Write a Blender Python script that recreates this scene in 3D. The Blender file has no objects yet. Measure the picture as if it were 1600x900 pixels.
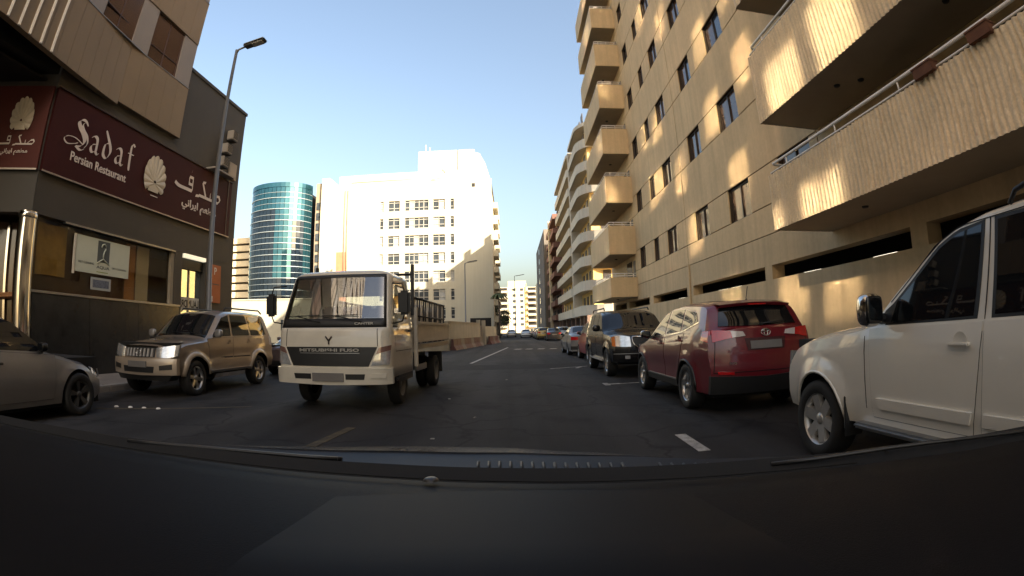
import bpy, bmesh, math, random
import numpy as np
from mathutils import Vector, Matrix

R = math.radians
S = bpy.context.scene
C = S.collection
random.seed(11)

# ------------------------------------------------------------------ camera, sky, sun, exposure
CAM_H = 1.30
cd = bpy.data.cameras.new('camera')
cam = bpy.data.objects.new('camera', cd)
C.objects.link(cam)
S.camera = cam
cd.type = 'PANO'                                   # the dash camera's wide lens
cd.panorama_type = 'FISHEYE_LENS_POLYNOMIAL'
cd.sensor_width = 36.0
cd.fisheye_fov = R(180)
cd.fisheye_polynomial_k0 = 0.0
cd.fisheye_polynomial_k1 = -1600.0 / (781.0 * 36.0)
cd.fisheye_polynomial_k2 = 0.0
cd.fisheye_polynomial_k3 = 0.0
cd.fisheye_polynomial_k4 = 0.0
cd.clip_start = 0.02
cd.clip_end = 3000
cam.matrix_world = Matrix.Translation((0, 0, CAM_H)) @ Matrix.Rotation(R(90 + 4.85), 4, 'X') @ Matrix.Rotation(R(-1.4), 4, 'Z')

SUN = Vector((0.92, -1.0, 0.64)).normalized()
w = bpy.data.worlds.new('World')
S.world = w
w.use_nodes = True
nt = w.node_tree
sky = nt.nodes.new('ShaderNodeTexSky')
sky.sky_type = 'NISHITA'
sky.sun_disc = False
sky.sun_elevation = math.asin(SUN.z)
sky.sun_rotation = math.atan2(SUN.x, SUN.y)
sky.air_density = 1.22
sky.dust_density = 5.8
sky.ozone_density = 0.4
bg = nt.nodes['Background']
bg.inputs['Strength'].default_value = 0.10
nt.links.new(sky.outputs[0], bg.inputs['Color'])

sl = bpy.data.lights.new('sun', 'SUN')
sl.energy = 4.6
sl.angle = R(0.53)
sl.color = (1.0, 0.90, 0.74)
so = bpy.data.objects.new('sun', sl)
so.rotation_euler = SUN.to_track_quat('Z', 'Y').to_euler()
so.location = (30, -40, 60)
C.objects.link(so)

S.view_settings.view_transform = 'Standard'
S.view_settings.look = 'None'
S.view_settings.exposure = 1.8
S.view_settings.gamma = 1.0
S.view_settings.use_curve_mapping = False
S.render.engine = 'CYCLES'
cy = S.cycles
cy.use_denoising = True
cy.max_bounces = 8
cy.diffuse_bounces = 4
cy.glossy_bounces = 4
cy.transmission_bounces = 6
cy.transparent_max_bounces = 12
cy.caustics_reflective = True
cy.caustics_refractive = False
cy.blur_glossy = 0.0
cy.sample_clamp_indirect = 0.0
cy.use_guiding = True                               # lets the sun thrown back by the tower's panes reach the shaded facade cleanly
cy.use_surface_guiding = True
cy.guiding_training_samples = 128

# ------------------------------------------------------------------ materials
MATS = {}

def M(name, col=(.5, .5, .5), rough=.6, metal=0., var=.12, vs=2.0, bump=0., bs=60., coat=0., spec=.5, world=False, emit=0., streak=0., fine=.0, fs=80.):
    if name in MATS:
        return MATS[name]
    m = bpy.data.materials.new(name)
    m.use_nodes = True
    n = m.node_tree.nodes
    l = m.node_tree.links
    b = n['Principled BSDF']
    b.inputs['Base Color'].default_value = (*col, 1)
    b.inputs['Roughness'].default_value = rough
    b.inputs['Metallic'].default_value = metal
    b.inputs['Coat Weight'].default_value = coat
    b.inputs['Coat Roughness'].default_value = .04
    b.inputs['Specular IOR Level'].default_value = spec
    if emit:
        b.inputs['Emission Color'].default_value = (*col, 1)
        b.inputs['Emission Strength'].default_value = emit
    src = None
    if var or bump or streak or fine:
        if world:
            g = n.new('ShaderNodeNewGeometry')
            src = g.outputs['Position']
        else:
            g = n.new('ShaderNodeTexCoord')
            src = g.outputs['Object']
    if var or streak or fine:
        t = n.new('ShaderNodeTexNoise')
        t.inputs['Scale'].default_value = vs
        t.inputs['Detail'].default_value = 6
        t.inputs['Roughness'].default_value = .62
        l.new(src, t.inputs['Vector'])
        r = n.new('ShaderNodeMapRange')
        r.inputs['From Min'].default_value = .3
        r.inputs['From Max'].default_value = .7
        r.inputs['To Min'].default_value = 1 - var
        r.inputs['To Max'].default_value = 1 + var
        l.new(t.outputs[0], r.inputs[0])
        out = r.outputs[0]
        if streak:
            mp = n.new('ShaderNodeMapping')
            mp.inputs['Scale'].default_value = (1.6, 1.6, .08)
            l.new(src, mp.inputs[0])
            t2 = n.new('ShaderNodeTexNoise')
            t2.inputs['Scale'].default_value = 2.2
            t2.inputs['Detail'].default_value = 5
            l.new(mp.outputs[0], t2.inputs['Vector'])
            r2 = n.new('ShaderNodeMapRange')
            r2.inputs['From Min'].default_value = .35
            r2.inputs['From Max'].default_value = .75
            r2.inputs['To Min'].default_value = 1 + streak * .3
            r2.inputs['To Max'].default_value = 1 - streak
            l.new(t2.outputs[0], r2.inputs[0])
            mu = n.new('ShaderNodeMath')
            mu.operation = 'MULTIPLY'
            l.new(out, mu.inputs[0])
            l.new(r2.outputs[0], mu.inputs[1])
            out = mu.outputs[0]
        if fine:
            t3 = n.new('ShaderNodeTexNoise')
            t3.inputs['Scale'].default_value = fs
            t3.inputs['Detail'].default_value = 2
            l.new(src, t3.inputs['Vector'])
            r3 = n.new('ShaderNodeMapRange')
            r3.inputs['From Min'].default_value = .3
            r3.inputs['From Max'].default_value = .7
            r3.inputs['To Min'].default_value = 1 - fine
            r3.inputs['To Max'].default_value = 1 + fine
            l.new(t3.outputs[0], r3.inputs[0])
            mu = n.new('ShaderNodeMath')
            mu.operation = 'MULTIPLY'
            l.new(out, mu.inputs[0])
            l.new(r3.outputs[0], mu.inputs[1])
            out = mu.outputs[0]
        vm = n.new('ShaderNodeVectorMath')
        vm.operation = 'SCALE'
        vm.inputs[0].default_value = col
        l.new(out, vm.inputs['Scale'])
        l.new(vm.outputs[0], b.inputs['Base Color'])
    if bump:
        t = n.new('ShaderNodeTexNoise')
        t.inputs['Scale'].default_value = bs
        t.inputs['Detail'].default_value = 5
        l.new(src, t.inputs['Vector'])
        bp = n.new('ShaderNodeBump')
        bp.inputs['Strength'].default_value = bump
        bp.inputs['Distance'].default_value = .02
        l.new(t.outputs[0], bp.inputs['Height'])
        l.new(bp.outputs[0], b.inputs['Normal'])
    MATS[name] = m
    return m

def clear_glass(name, tint=(.75, .8, .78), refl=.09):
    if name in MATS:
        return MATS[name]
    m = bpy.data.materials.new(name)
    m.use_nodes = True
    n = m.node_tree.nodes
    l = m.node_tree.links
    n.remove(n['Principled BSDF'])
    tr = n.new('ShaderNodeBsdfTransparent')
    tr.inputs[0].default_value = (*tint, 1)
    gl = n.new('ShaderNodeBsdfGlossy')
    gl.inputs['Roughness'].default_value = .01
    fr = n.new('ShaderNodeLayerWeight')                 # the same from both faces of the pane
    pw = n.new('ShaderNodeMath')
    pw.operation = 'POWER'
    pw.inputs[1].default_value = 5.
    l.new(fr.outputs['Facing'], pw.inputs[0])
    ad = n.new('ShaderNodeMath')
    ad.operation = 'MULTIPLY_ADD'
    ad.inputs[1].default_value = .9
    ad.inputs[2].default_value = refl + .04
    l.new(pw.outputs[0], ad.inputs[0])
    mx = n.new('ShaderNodeMixShader')
    l.new(ad.outputs[0], mx.inputs[0])
    l.new(tr.outputs[0], mx.inputs[1])
    l.new(gl.outputs[0], mx.inputs[2])
    l.new(mx.outputs[0], n['Material Output'].inputs[0])
    MATS[name] = m
    return m

# ------------------------------------------------------------------ mesh helpers
class MB:
    def __init__(s):
        s.v = []
        s.f = []
        s.m = []
        s.sm = []
        s.mi = 0
        s.smooth = False

    def add(s, vs, fs):
        o = len(s.v)
        s.v += [tuple(p) for p in vs]
        for f in fs:
            s.f.append(tuple(o + i for i in f))
            s.m.append(s.mi)
            s.sm.append(s.smooth)
        return s

    def box(s, x0, x1, y0, y1, z0, z1):
        if x0 > x1: x0, x1 = x1, x0
        if y0 > y1: y0, y1 = y1, y0
        if z0 > z1: z0, z1 = z1, z0
        return s.add([(x0, y0, z0), (x1, y0, z0), (x1, y1, z0), (x0, y1, z0), (x0, y0, z1), (x1, y0, z1), (x1, y1, z1), (x0, y1, z1)],
                     [(3, 2, 1, 0), (4, 5, 6, 7), (0, 1, 5, 4), (1, 2, 6, 5), (2, 3, 7, 6), (3, 0, 4, 7)])

    def cbox(s, c, d, rot=None, ch=0.0):
        """box by centre and size, optional rotation matrix, optional chamfer"""
        hx, hy, hz = d[0] / 2, d[1] / 2, d[2] / 2
        if ch <= 0:
            vs = [(sx * hx, sy * hy, sz * hz) for sz in (-1, 1) for sx, sy in ((-1, -1), (1, -1), (1, 1), (-1, 1))]
            fs = [(3, 2, 1, 0), (4, 5, 6, 7), (0, 1, 5, 4), (1, 2, 6, 5), (2, 3, 7, 6), (3, 0, 4, 7)]
        else:
            bm = bmesh.new()
            bmesh.ops.create_cube(bm, size=1)
            for v in bm.verts:
                v.co = Vector((v.co.x * d[0], v.co.y * d[1], v.co.z * d[2]))
            bmesh.ops.bevel(bm, geom=bm.edges[:], offset=min(ch, min(d) * .49), segments=2, affect='EDGES')
            bm.verts.index_update()
            vs = [tuple(v.co) for v in bm.verts]
            fs = [tuple(v.index for v in f.verts) for f in bm.faces]
            bm.free()
        c = Vector(c)
        if rot is not None:
            vs = [tuple(c + rot @ Vector(p)) for p in vs]
        else:
            vs = [tuple(c + Vector(p)) for p in vs]
        return s.add(vs, fs)

    def blob(s, c, d, p=3., nu=20, nv=12):
        """superellipsoid: a rounded block"""
        sg = lambda v, e: math.copysign(abs(v) ** e, v)
        e = 2. / p
        vs = []
        for j in range(nv + 1):
            b = -math.pi / 2 + math.pi * j / nv
            for i in range(nu):
                a = 2 * math.pi * i / nu
                vs.append((c[0] + d[0] / 2 * sg(math.cos(b), e) * sg(math.cos(a), e), c[1] + d[1] / 2 * sg(math.cos(b), e) * sg(math.sin(a), e), c[2] + d[2] / 2 * sg(math.sin(b), e)))
        fs = [(j * nu + i, j * nu + (i + 1) % nu, (j + 1) * nu + (i + 1) % nu, (j + 1) * nu + i) for j in range(nv) for i in range(nu)]
        sm = s.smooth
        s.smooth = True
        s.add(vs, fs)
        s.smooth = sm
        return s

    def tube(s, pts, r, n=8, cap=True):
        pts = [Vector(p) for p in pts]
        rs = r if isinstance(r, (list, tuple)) else [r] * len(pts)
        rings = []
        up = Vector((0, 0, 1))
        for i, p in enumerate(pts):
            a = pts[max(i - 1, 0)]
            b = pts[min(i + 1, len(pts) - 1)]
            t = (b - a).normalized()
            u = t.cross(up)
            if u.length < .05:
                u = t.cross(Vector((1, 0, 0)))
            u.normalize()
            v = u.cross(t).normalized()
            rings.append([p + rs[i] * (math.cos(2 * math.pi * k / n) * u + math.sin(2 * math.pi * k / n) * v) for k in range(n)])
        vs = [q for ring in rings for q in ring]
        fs = []
        for i in range(len(pts) - 1):
            for k in range(n):
                k2 = (k + 1) % n
                fs.append((i * n + k, i * n + k2, (i + 1) * n + k2, (i + 1) * n + k))
        sm = s.smooth
        s.smooth = True
        s.add(vs, fs)
        s.smooth = sm
        if cap:
            o = len(s.v) - len(vs)
            for base, rev in ((0, False), ((len(pts) - 1) * n, True)):
                f = [o + base + k for k in range(n)]
                if rev: f = f[::-1]
                s.f.append(tuple(f)); s.m.append(s.mi); s.sm.append(False)
        return s

    def lathe(s, prof, n=28, axis='X', c=(0, 0, 0), closed=False):
        """prof: list of (r, a) with a along the axis"""
        vs = []
        for r, a in prof:
            for k in range(n):
                t = 2 * math.pi * k / n
                p = (a, r * math.cos(t), r * math.sin(t)) if axis == 'X' else ((r * math.cos(t), a, r * math.sin(t)) if axis == 'Y' else (r * math.cos(t), r * math.sin(t), a))
                vs.append((p[0] + c[0], p[1] + c[1], p[2] + c[2]))
        fs = []
        m = len(prof)
        for i in range(m - 1 + (1 if closed else 0)):
            j = (i + 1) % m
            for k in range(n):
                k2 = (k + 1) % n
                fs.append((i * n + k, i * n + k2, j * n + k2, j * n + k))
        sm = s.smooth
        s.smooth = True
        s.add(vs, fs)
        s.smooth = sm
        return s

    def prism(s, poly, axis, a0, a1):
        """extrude polygon; axis 'X': poly in (y,z); 'Y': (x,z); 'Z': (x,y)"""
        n = len(poly)
        def P(p, a):
            return (a, p[0], p[1]) if axis == 'X' else ((p[0], a, p[1]) if axis == 'Y' else (p[0], p[1], a))
        vs = [P(p, a0) for p in poly] + [P(p, a1) for p in poly]
        fs = [tuple(range(n))[::-1], tuple(range(n, 2 * n))] + [(i, (i + 1) % n, n + (i + 1) % n, n + i) for i in range(n)]
        return s.add(vs, fs)

    def grid(s, fn, nu, nv):
        vs = [fn(i / nu, j / nv) for j in range(nv + 1) for i in range(nu + 1)]
        fs = [(j * (nu + 1) + i, j * (nu + 1) + i + 1, (j + 1) * (nu + 1) + i + 1, (j + 1) * (nu + 1) + i) for j in range(nv) for i in range(nu)]
        return s.add(vs, fs)

    def mesh(s, name, mats, fix=True):
        me = bpy.data.meshes.new(name)
        me.from_pydata(s.v, [], s.f)
        for m in (mats if isinstance(mats, (list, tuple)) else [mats]):
            me.materials.append(m)
        if any(s.m):
            me.polygons.foreach_set('material_index', s.m)
        me.polygons.foreach_set('use_smooth', s.sm)
        if fix:
            bm = bmesh.new()
            bm.from_mesh(me)
            bmesh.ops.recalc_face_normals(bm, faces=bm.faces[:])
            bm.to_mesh(me)
            bm.free()
        me.update()
        return me

    def build(s, name, mats, parent=None, fix=True, loc=None):
        return link(name, s.mesh(name, mats, fix), parent)

def link(name, me, parent=None):
    o = bpy.data.objects.new(name, me)
    C.objects.link(o)
    if parent is not None:
        o.parent = parent
        b = parent.get('_base')
        if b is not None:                                     # geometry given in world coordinates
            o.matrix_parent_inverse = Matrix.Translation(Vector((-b[0], -b[1], -b[2])))
    return o

def tag(o, label, cat, group=None):
    o['label'] = label
    o['category'] = cat
    if group:
        o['group'] = group
    return o

def thing(name, label, cat, loc=(0, 0, 0), rotz=0., group=None, world=False):
    o = bpy.data.objects.new(name, None)
    o.empty_display_size = .3
    C.objects.link(o)
    o.location = loc
    o.rotation_euler = (0, 0, rotz)
    if world:
        o['_base'] = list(loc)
    return tag(o, label, cat, group)

def sub(parent, o):
    return o

def wpart(name, mb, mats, root):
    """part under a world-coordinate thing; sub-parts call with the part as root"""
    o = link(name, mb.mesh(name, mats), None)
    o.parent = root
    r = root
    if '_base' in r:
        b = r['_base']
        o.matrix_parent_inverse = Matrix.Translation((-b[0], -b[1], -b[2]))
    return o

def copy_tree(o, parent=None):
    c = o.copy()
    C.objects.link(c)
    c.parent = parent
    for ch in list(o.children):
        copy_tree(ch, c)
    return c

def struct(name, mb, mats):
    o = mb.build(name, mats)
    o['kind'] = 'structure'
    return o

def text_mesh(body, size, bold=0., extrude=.01):
    cu = bpy.data.curves.new('lettering', 'FONT')
    cu.body = body
    cu.size = size
    cu.offset = bold
    cu.extrude = extrude
    cu.resolution_u = 3
    o = bpy.data.objects.new('lettering', cu)
    C.objects.link(o)
    bpy.context.view_layer.update()
    dg = bpy.context.evaluated_depsgraph_get()
    me = bpy.data.meshes.new_from_object(o.evaluated_get(dg))
    bpy.data.objects.remove(o)
    bpy.data.curves.remove(cu)
    return me

def text_part(name, body, mat_, root, origin, udir, vdir, width=None, height=None, size=1., bold=0., depth=.01, slant=0.):
    """flat lettering: origin = lower-left corner, udir/vdir = unit directions; scaled to width x height; local or world coordinates"""
    me = text_mesh(body, 1.0, bold, .5)
    co = np.zeros(len(me.vertices) * 3)
    me.vertices.foreach_get('co', co)
    co = co.reshape(-1, 3)
    mn = co.min(0); mx = co.max(0)
    sx = width / (mx[0] - mn[0]) if width else size
    sy = height / (mx[1] - mn[1]) if height else sx
    u = Vector(udir); v = Vector(vdir); n = u.cross(v)
    out = []
    for p in co:
        a = (p[0] - mn[0]) * sx
        b = (p[1] - mn[1]) * sy
        q = Vector(origin) + u * (a + slant * b) + v * b + n * (p[2] * depth)
        out += [q.x, q.y, q.z]
    me.vertices.foreach_set('co', out)
    me.materials.clear()
    me.materials.append(mat_)
    me.update()
    o = link(name, me, None)
    o.parent = root
    if '_base' in root:
        b = root['_base']
        o.matrix_parent_inverse = Matrix.Translation((-b[0], -b[1], -b[2]))
    return o
# ------------------------------------------------------------------ material library
asphalt = M('asphalt', (.0185, .0175, .0175), .8, var=.28, vs=.35, bump=.35, bs=90, world=True, fine=.25, fs=45, spec=.22)
def road_wear(m):
    """tyre tracks along the street, oil drips and hairline cracks worked into the asphalt colour"""
    n = m.node_tree.nodes; l = m.node_tree.links
    b = n['Principled BSDF']
    src = b.inputs['Base Color'].links[0].from_socket
    g = n.new('ShaderNodeNewGeometry')
    def noise(scale, sx, sy, lo, hi, a, c, detail=4):
        mp = n.new('ShaderNodeMapping'); mp.inputs['Scale'].default_value = (sx, sy, 1)
        l.new(g.outputs['Position'], mp.inputs[0])
        t = n.new('ShaderNodeTexNoise'); t.inputs['Scale'].default_value = scale; t.inputs['Detail'].default_value = detail
        l.new(mp.outputs[0], t.inputs['Vector'])
        r = n.new('ShaderNodeMapRange')
        for k, v in (('From Min', lo), ('From Max', hi), ('To Min', a), ('To Max', c)): r.inputs[k].default_value = v
        l.new(t.outputs[0], r.inputs[0])
        return r.outputs[0]
    f1 = noise(1.0, 1.1, .035, .36, .64, .60, 1.55)
    f2 = noise(1.0, 1.1, .8, .56, .68, 1.05, .45, 6)
    f3 = noise(1.0, .16, .11, .36, .64, .70, 1.45)
    v = n.new('ShaderNodeTexVoronoi'); v.feature = 'DISTANCE_TO_EDGE'; v.inputs['Scale'].default_value = .42
    nz = n.new('ShaderNodeTexNoise'); nz.inputs['Scale'].default_value = 1.3; nz.inputs['Detail'].default_value = 6
    l.new(g.outputs['Position'], nz.inputs['Vector'])
    mx = n.new('ShaderNodeVectorMath'); mx.operation = 'MULTIPLY_ADD'; mx.inputs[1].default_value = (1.1, 1.1, 0)
    l.new(nz.outputs['Color'], mx.inputs[0]); l.new(g.outputs['Position'], mx.inputs[2])
    l.new(mx.outputs[0], v.inputs['Vector'])
    r = n.new('ShaderNodeMapRange')
    for k, q in (('From Min', .0), ('From Max', .016), ('To Min', .30), ('To Max', 1.)): r.inputs[k].default_value = q
    l.new(v.outputs['Distance'], r.inputs[0])
    out = None
    for s_ in (f1, f2, f3, r.outputs[0]):
        if out is None: out = s_; continue
        mu = n.new('ShaderNodeMath'); mu.operation = 'MULTIPLY'
        l.new(out, mu.inputs[0]); l.new(s_, mu.inputs[1]); out = mu.outputs[0]
    vm = n.new('ShaderNodeVectorMath'); vm.operation = 'SCALE'
    l.new(src, vm.inputs[0]); l.new(out, vm.inputs['Scale'])
    l.new(vm.outputs[0], b.inputs['Base Color'])
road_wear(asphalt)
asphalt_old = M('asphalt_old', (.026, .0245, .024), .78, var=.2, vs=.8, bump=.4, bs=90, world=True, fine=.25, fs=45, spec=.2)
asphalt_dark = M('asphalt_dark', (.0125, .012, .0122), .82, var=.25, vs=.7, bump=.3, bs=90, world=True, fine=.2, fs=50, spec=.2)
paint_w = M('road_paint_white', (.30, .285, .26), .7, var=.4, vs=6, world=True, fine=.3, fs=60)
paint_y = M('road_paint_yellow', (.065, .050, .024), .75, var=.5, vs=5, world=True, fine=.4, fs=50)
paving = M('paving', (.17, .145, .125), .85, var=.2, vs=1.5, bump=.2, world=True)
kerbm = M('kerb_concrete', (.22, .20, .18), .85, var=.25, vs=2, bump=.2, world=True)
earth = M('sandy_ground', (.26, .21, .15), .95, var=.2, vs=.1, world=True)
beige = M('facade_beige', (.61, .45, .25), .8, var=.09, vs=.6, bump=.10, bs=25, world=True, streak=.13, fine=.04, fs=9)
beige2 = M('facade_base_beige', (.56, .42, .24), .82, var=.06, vs=.5, bump=.10, bs=25, world=True, streak=.16, fine=.04, fs=9)
ribbed = M('ribbed_concrete', (.70, .56, .37), .9, var=.12, vs=1.2, bump=.3, bs=70, world=True, fine=.10, fs=30)
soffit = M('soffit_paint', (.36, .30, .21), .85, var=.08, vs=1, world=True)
joint = M('joint_dark', (.06, .042, .024), .9, var=0)
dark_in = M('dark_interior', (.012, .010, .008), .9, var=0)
brownframe = M('brown_frame', (.032, .021, .014), .45, var=.1)
pane_brown = M('pane_brown', (.085, .052, .034), .06, var=.3, vs=1.3, world=True, spec=.7)
pane_sky_tint = M('pane_sky_tint', (.035, .045, .065), .04, var=.3, vs=1.3, world=True, spec=1.0)  # sky reflection put into the pane colour as a blue tint
pane_dark = M('pane_dark', (.012, .012, .014), .05, var=0, spec=.7)
curtain = M('curtain_cloth', (.30, .20, .13), .9, var=.2, vs=3, world=True)
rail_w = M('rail_white', (.80, .74, .66), .5, var=.08)
terra = M('terracotta', (.13, .050, .022), .8, var=.2, vs=6)
chrome = M('chrome', (.62, .60, .56), .10, 1., var=0)
dullmetal = M('dull_metal', (.30, .30, .30), .4, .9, var=.1)
black_pl = M('black_plastic', (.012, .012, .012), .5, var=.1)
rubber = M('tyre_rubber', (.012, .012, .012), .75, var=.15, vs=8)
under = M('underbody', (.006, .006, .006), .9, var=0)
seam = M('seam_gap', (.004, .004, .004), .8, var=0)
pane_car = M('car_glass', (.006, .007, .008), .025, var=0, spec=.6)
rimm = M('alloy_silver', (.42, .42, .42), .28, .9, var=.08, vs=9)
head_l = M('headlight_lens', (.55, .56, .56), .08, .55, var=.25, vs=14, coat=1)
amber = M('amber_lens', (.60, .17, .03), .15, 0, var=.1, coat=.6)
tail_r = M('tail_lens_red', (.52, .010, .012), .12, var=.15, vs=10, coat=1)
lens_w = M('lens_white', (.6, .55, .52), .12, var=.1, coat=1)
plate = M('number_plate', (.16, .15, .14), .6, var=.15)
poster_w = M('poster_white', (.50, .54, .46), .7, var=.04)
print_g = M('print_grey', (.07, .085, .09), .7, var=0)
sign_red = M('sign_maroon', (.040, .0070, .0072), .6, spec=.2, var=.10, vs=.8, world=True)
sign_red2 = M('sign_maroon_side', (.075, .016, .013), .55, spec=.2, var=.10, vs=.8, world=True)
letter_w = M('sign_letter', (.62, .56, .53), .5, var=.04)
letter_g = M('sign_shell', (.52, .47, .38), .55, var=.12, vs=3, world=True)
podium = M('podium_grey', (.046, .042, .037), .6, var=.10, vs=.7, world=True, streak=.06)
podium_d = M('podium_granite', (.020, .021, .022), .25, var=.25, vs=2.5, world=True, fine=.25, fs=50)
tower_tan = M('tower_tan_panel', (.20, .150, .095), .55, var=.08, vs=.6, world=True)
tower_grey = M('tower_grey_panel', (.24, .215, .20), .45, .1, var=.06, vs=.8, world=True)
white_b = M('white_render', (.42, .385, .29), .85, var=.04, vs=.3, world=True, streak=.05)
cream = M('cream_render', (.62, .53, .36), .85, var=.06, vs=.3, world=True, streak=.05)
yellowb = M('yellow_render', (.68, .47, .17), .85, var=.06, vs=.3, world=True, streak=.06)
balc_w = M('balcony_white', (.64, .575, .455), .8, var=.06, vs=.5, world=True, streak=.08)
redbrown = M('red_brown_render', (.20, .10, .07), .85, var=.15, vs=.4, world=True, streak=.1)
greyb = M('grey_brown_render', (.15, .125, .10), .85, var=.1, vs=.3, world=True, streak=.1)
brickm = M('orange_brick', (.42, .17, .085), .85, var=.1, vs=1, world=True)
pane_far = M('far_pane', (.045, .052, .058), .2, var=.5, vs=.9, world=True, spec=.15)
pole_m = M('pole_grey', (.14, .14, .135), .45, .5, var=.1)
barrier_r = M('barrier_red', (.070, .026, .021), .6, var=.2)
barrier_w = M('barrier_white', (.105, .085, .07), .6, var=.2)
leaf = M('foliage', (.045, .065, .022), .8, var=.4, vs=1.5, world=True)
bark = M('bark', (.09, .065, .045), .9, var=.3)
lamp_on = M('lit_tube', (1., .93, .78), .5, var=0, emit=3.0)

# ------------------------------------------------------------------ ground, road, pavements
struct('ground', MB().box(-900, 900, -300, 1800, -.5, -.02), earth)
struct('road', MB().box(-75, 6.2, -60, 330, -.3, 0), asphalt)
SUBX = -8.55
pl = MB().box(-30, SUBX - .30, -20, 17.6, -.2, .13)
pav = struct('pavement', pl, paving)
for k in range(24):
    y0 = -3.0 + k * .86
    mb = MB().cbox((SUBX - .15, y0 + .42, .0), (.29, .85, .27), ch=.02)
    link('kerb_stone', mb.mesh('kerb_stone', kerbm), pav)
pr = MB().box(5.2, 7.5, -20, 130, -.2, .13)
pavr = struct('pavement', pr, paving)
me = MB().cbox((0, 0, 0), (.29, .85, .27), ch=.02).mesh('kerb_stone', kerbm)
for k in range(50):
    o = link('kerb_stone', me, pavr)
    o.location = (5.05, -4 + k * .86, 0)

def marking(x0, y0, x1, y1, wd, m, name='road_marking', z=.006):
    d = Vector((x1 - x0, y1 - y0, 0)); n = Vector((-d.y, d.x, 0)).normalized() * wd / 2
    p = [Vector((x0, y0, z)) - n, Vector((x0, y0, z)) + n, Vector((x1, y1, z)) + n, Vector((x1, y1, z)) - n]
    mb = MB().add([(*q.xy, z) for q in p] + [(*q.xy, z - .005) for q in p], [(0, 1, 2, 3), (0, 4, 5, 1), (1, 5, 6, 2), (2, 6, 7, 3), (3, 7, 4, 0)])
    o = mb.build(name, m)
    o['kind'] = 'structure'
    return o

marking(1.91, 4.75, 1.93, 5.6, .13, paint_w)
marking(2.05, 11.25, 2.42, 11.28, .11, paint_w)
marking(2.10, 11.05, 2.10, 11.5, .12, paint_w)
marking(2.42, 11.26, 5.0, 11.35, .05, paint_w)
marking(1.2, 16.4, 2.5, 16.95, .07, paint_w)
marking(2.05, 16.3, 2.3, 16.9, .10, paint_w)
marking(-1.72, 20.0, -.42, 38.0, .12, paint_w)
marking(-2.33, 5.3, -2.22, 6.5, .13, paint_y)
marking(-6.9, 6.2, -4.6, 7.9, .07, paint_y)
for x in (.1, .85, 1.65, 2.45, 3.2):
    marking(x, 34.2 - x * .3, x + .42, 34.1 - x * .3, .75, paint_w)
# darker resurfaced band and patches across the road
mb = MB()
mb.add([(-8.3, 17.0, .002), (4.9, 16.4, .002), (4.9, 18.6, .002), (-8.3, 19.6, .002)], [(0, 1, 2, 3)])
struct('road_patch', mb, asphalt_dark)
mb = MB()
mb.add([(-75, 20.5, .002), (-4.4, 20.5, .002), (-4.4, 31.5, .002), (-75, 31.5, .002)], [(0, 1, 2, 3)])
struct('road_patch', mb, asphalt_old)
# four studs
stud = None
for i, (x, y) in enumerate(((-5.96, 6.87), (-6.23, 6.78), (-6.50, 6.70), (-6.77, 6.60))):
    mb = MB()
    mb.lathe([(0, .024), (.025, .022), (.040, .012), (.045, .0)], 12, 'Z', (x, y, 0))
    o = mb.build('road_stud', M('stud_white', (.75, .72, .66), .5, var=.05))
    tag(o, ['white road stud nearest the van side of the row of four', 'second white road stud from the roadway end of the row', 'third white road stud from the roadway end of the row',
            'white road stud closest to the silver sedan wheel'][i], 'road stud', 'row of four white road studs')
# litter flecks
for i, (x, y, s_) in enumerate(((-1.0, 5.9, .05), (-.6, 7.4, .04), (-1.25, 9.5, .05), (-.2, 13.1, .045))):
    mb = MB().cbox((x, y, .008), (s_, s_ * .7, .012), Matrix.Rotation(i * 1.1, 3, 'Z'), ch=.003)
    tag(mb.build('paper_scrap', paint_w), ['pale paper scrap on asphalt below the truck bumper', 'small pale scrap on the open asphalt ahead', 'pale scrap beside the truck front wheel', 'tiny pale scrap far out on the roadway'][i], 'litter', 'paper scraps on the road')

# ------------------------------------------------------------------ the tall beige apartment block along the kerb
XF = 7.5
ROOF = 28.6
apt = thing('apartment_building', 'tall beige apartment block with stacked balconies and ribbed parapets', 'building', (XF, 12, 0), world=True)
mb = MB()
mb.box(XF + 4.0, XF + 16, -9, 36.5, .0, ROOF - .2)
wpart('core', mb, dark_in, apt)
mb = MB()
mb.box(XF + .03, XF + 16, -9, 36.5, ROOF - .2, ROOF)
mb.box(XF + .03, XF + .25, -9, 36.5, ROOF, ROOF + 1.0)
wpart('roof', mb, beige, apt)
mb = MB()
mb.box(XF + .02, XF + 16, 36.5, 36.72, 0, ROOF)
wpart('end_wall', mb, beige, apt)
wpart('end_wall', MB().box(XF + .02, XF + 16, -9.22, -9, 0, ROOF), beige, apt)

HEAD0, SILL0, FL = 5.80, 4.63, 3.30
NR = 7
COLS = [(26.95, 28.15), (24.28, 25.15), (21.4, 22.8), (17.52, 18.95), (13.96, 15.6), (10.3, 12.0)]
COLS = sorted(COLS)
JV = [20.13]
def wall_panel(y0, y1, z0, z1, m=beige, t=.22):
    g = .014
    mb = MB().cbox((XF + t / 2, (y0 + y1) / 2, (z0 + z1) / 2), (t, y1 - y0 - 2 * g, z1 - z0 - 2 * g), ch=.008)
    return wpart('wall_panel', mb, m, apt)
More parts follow.
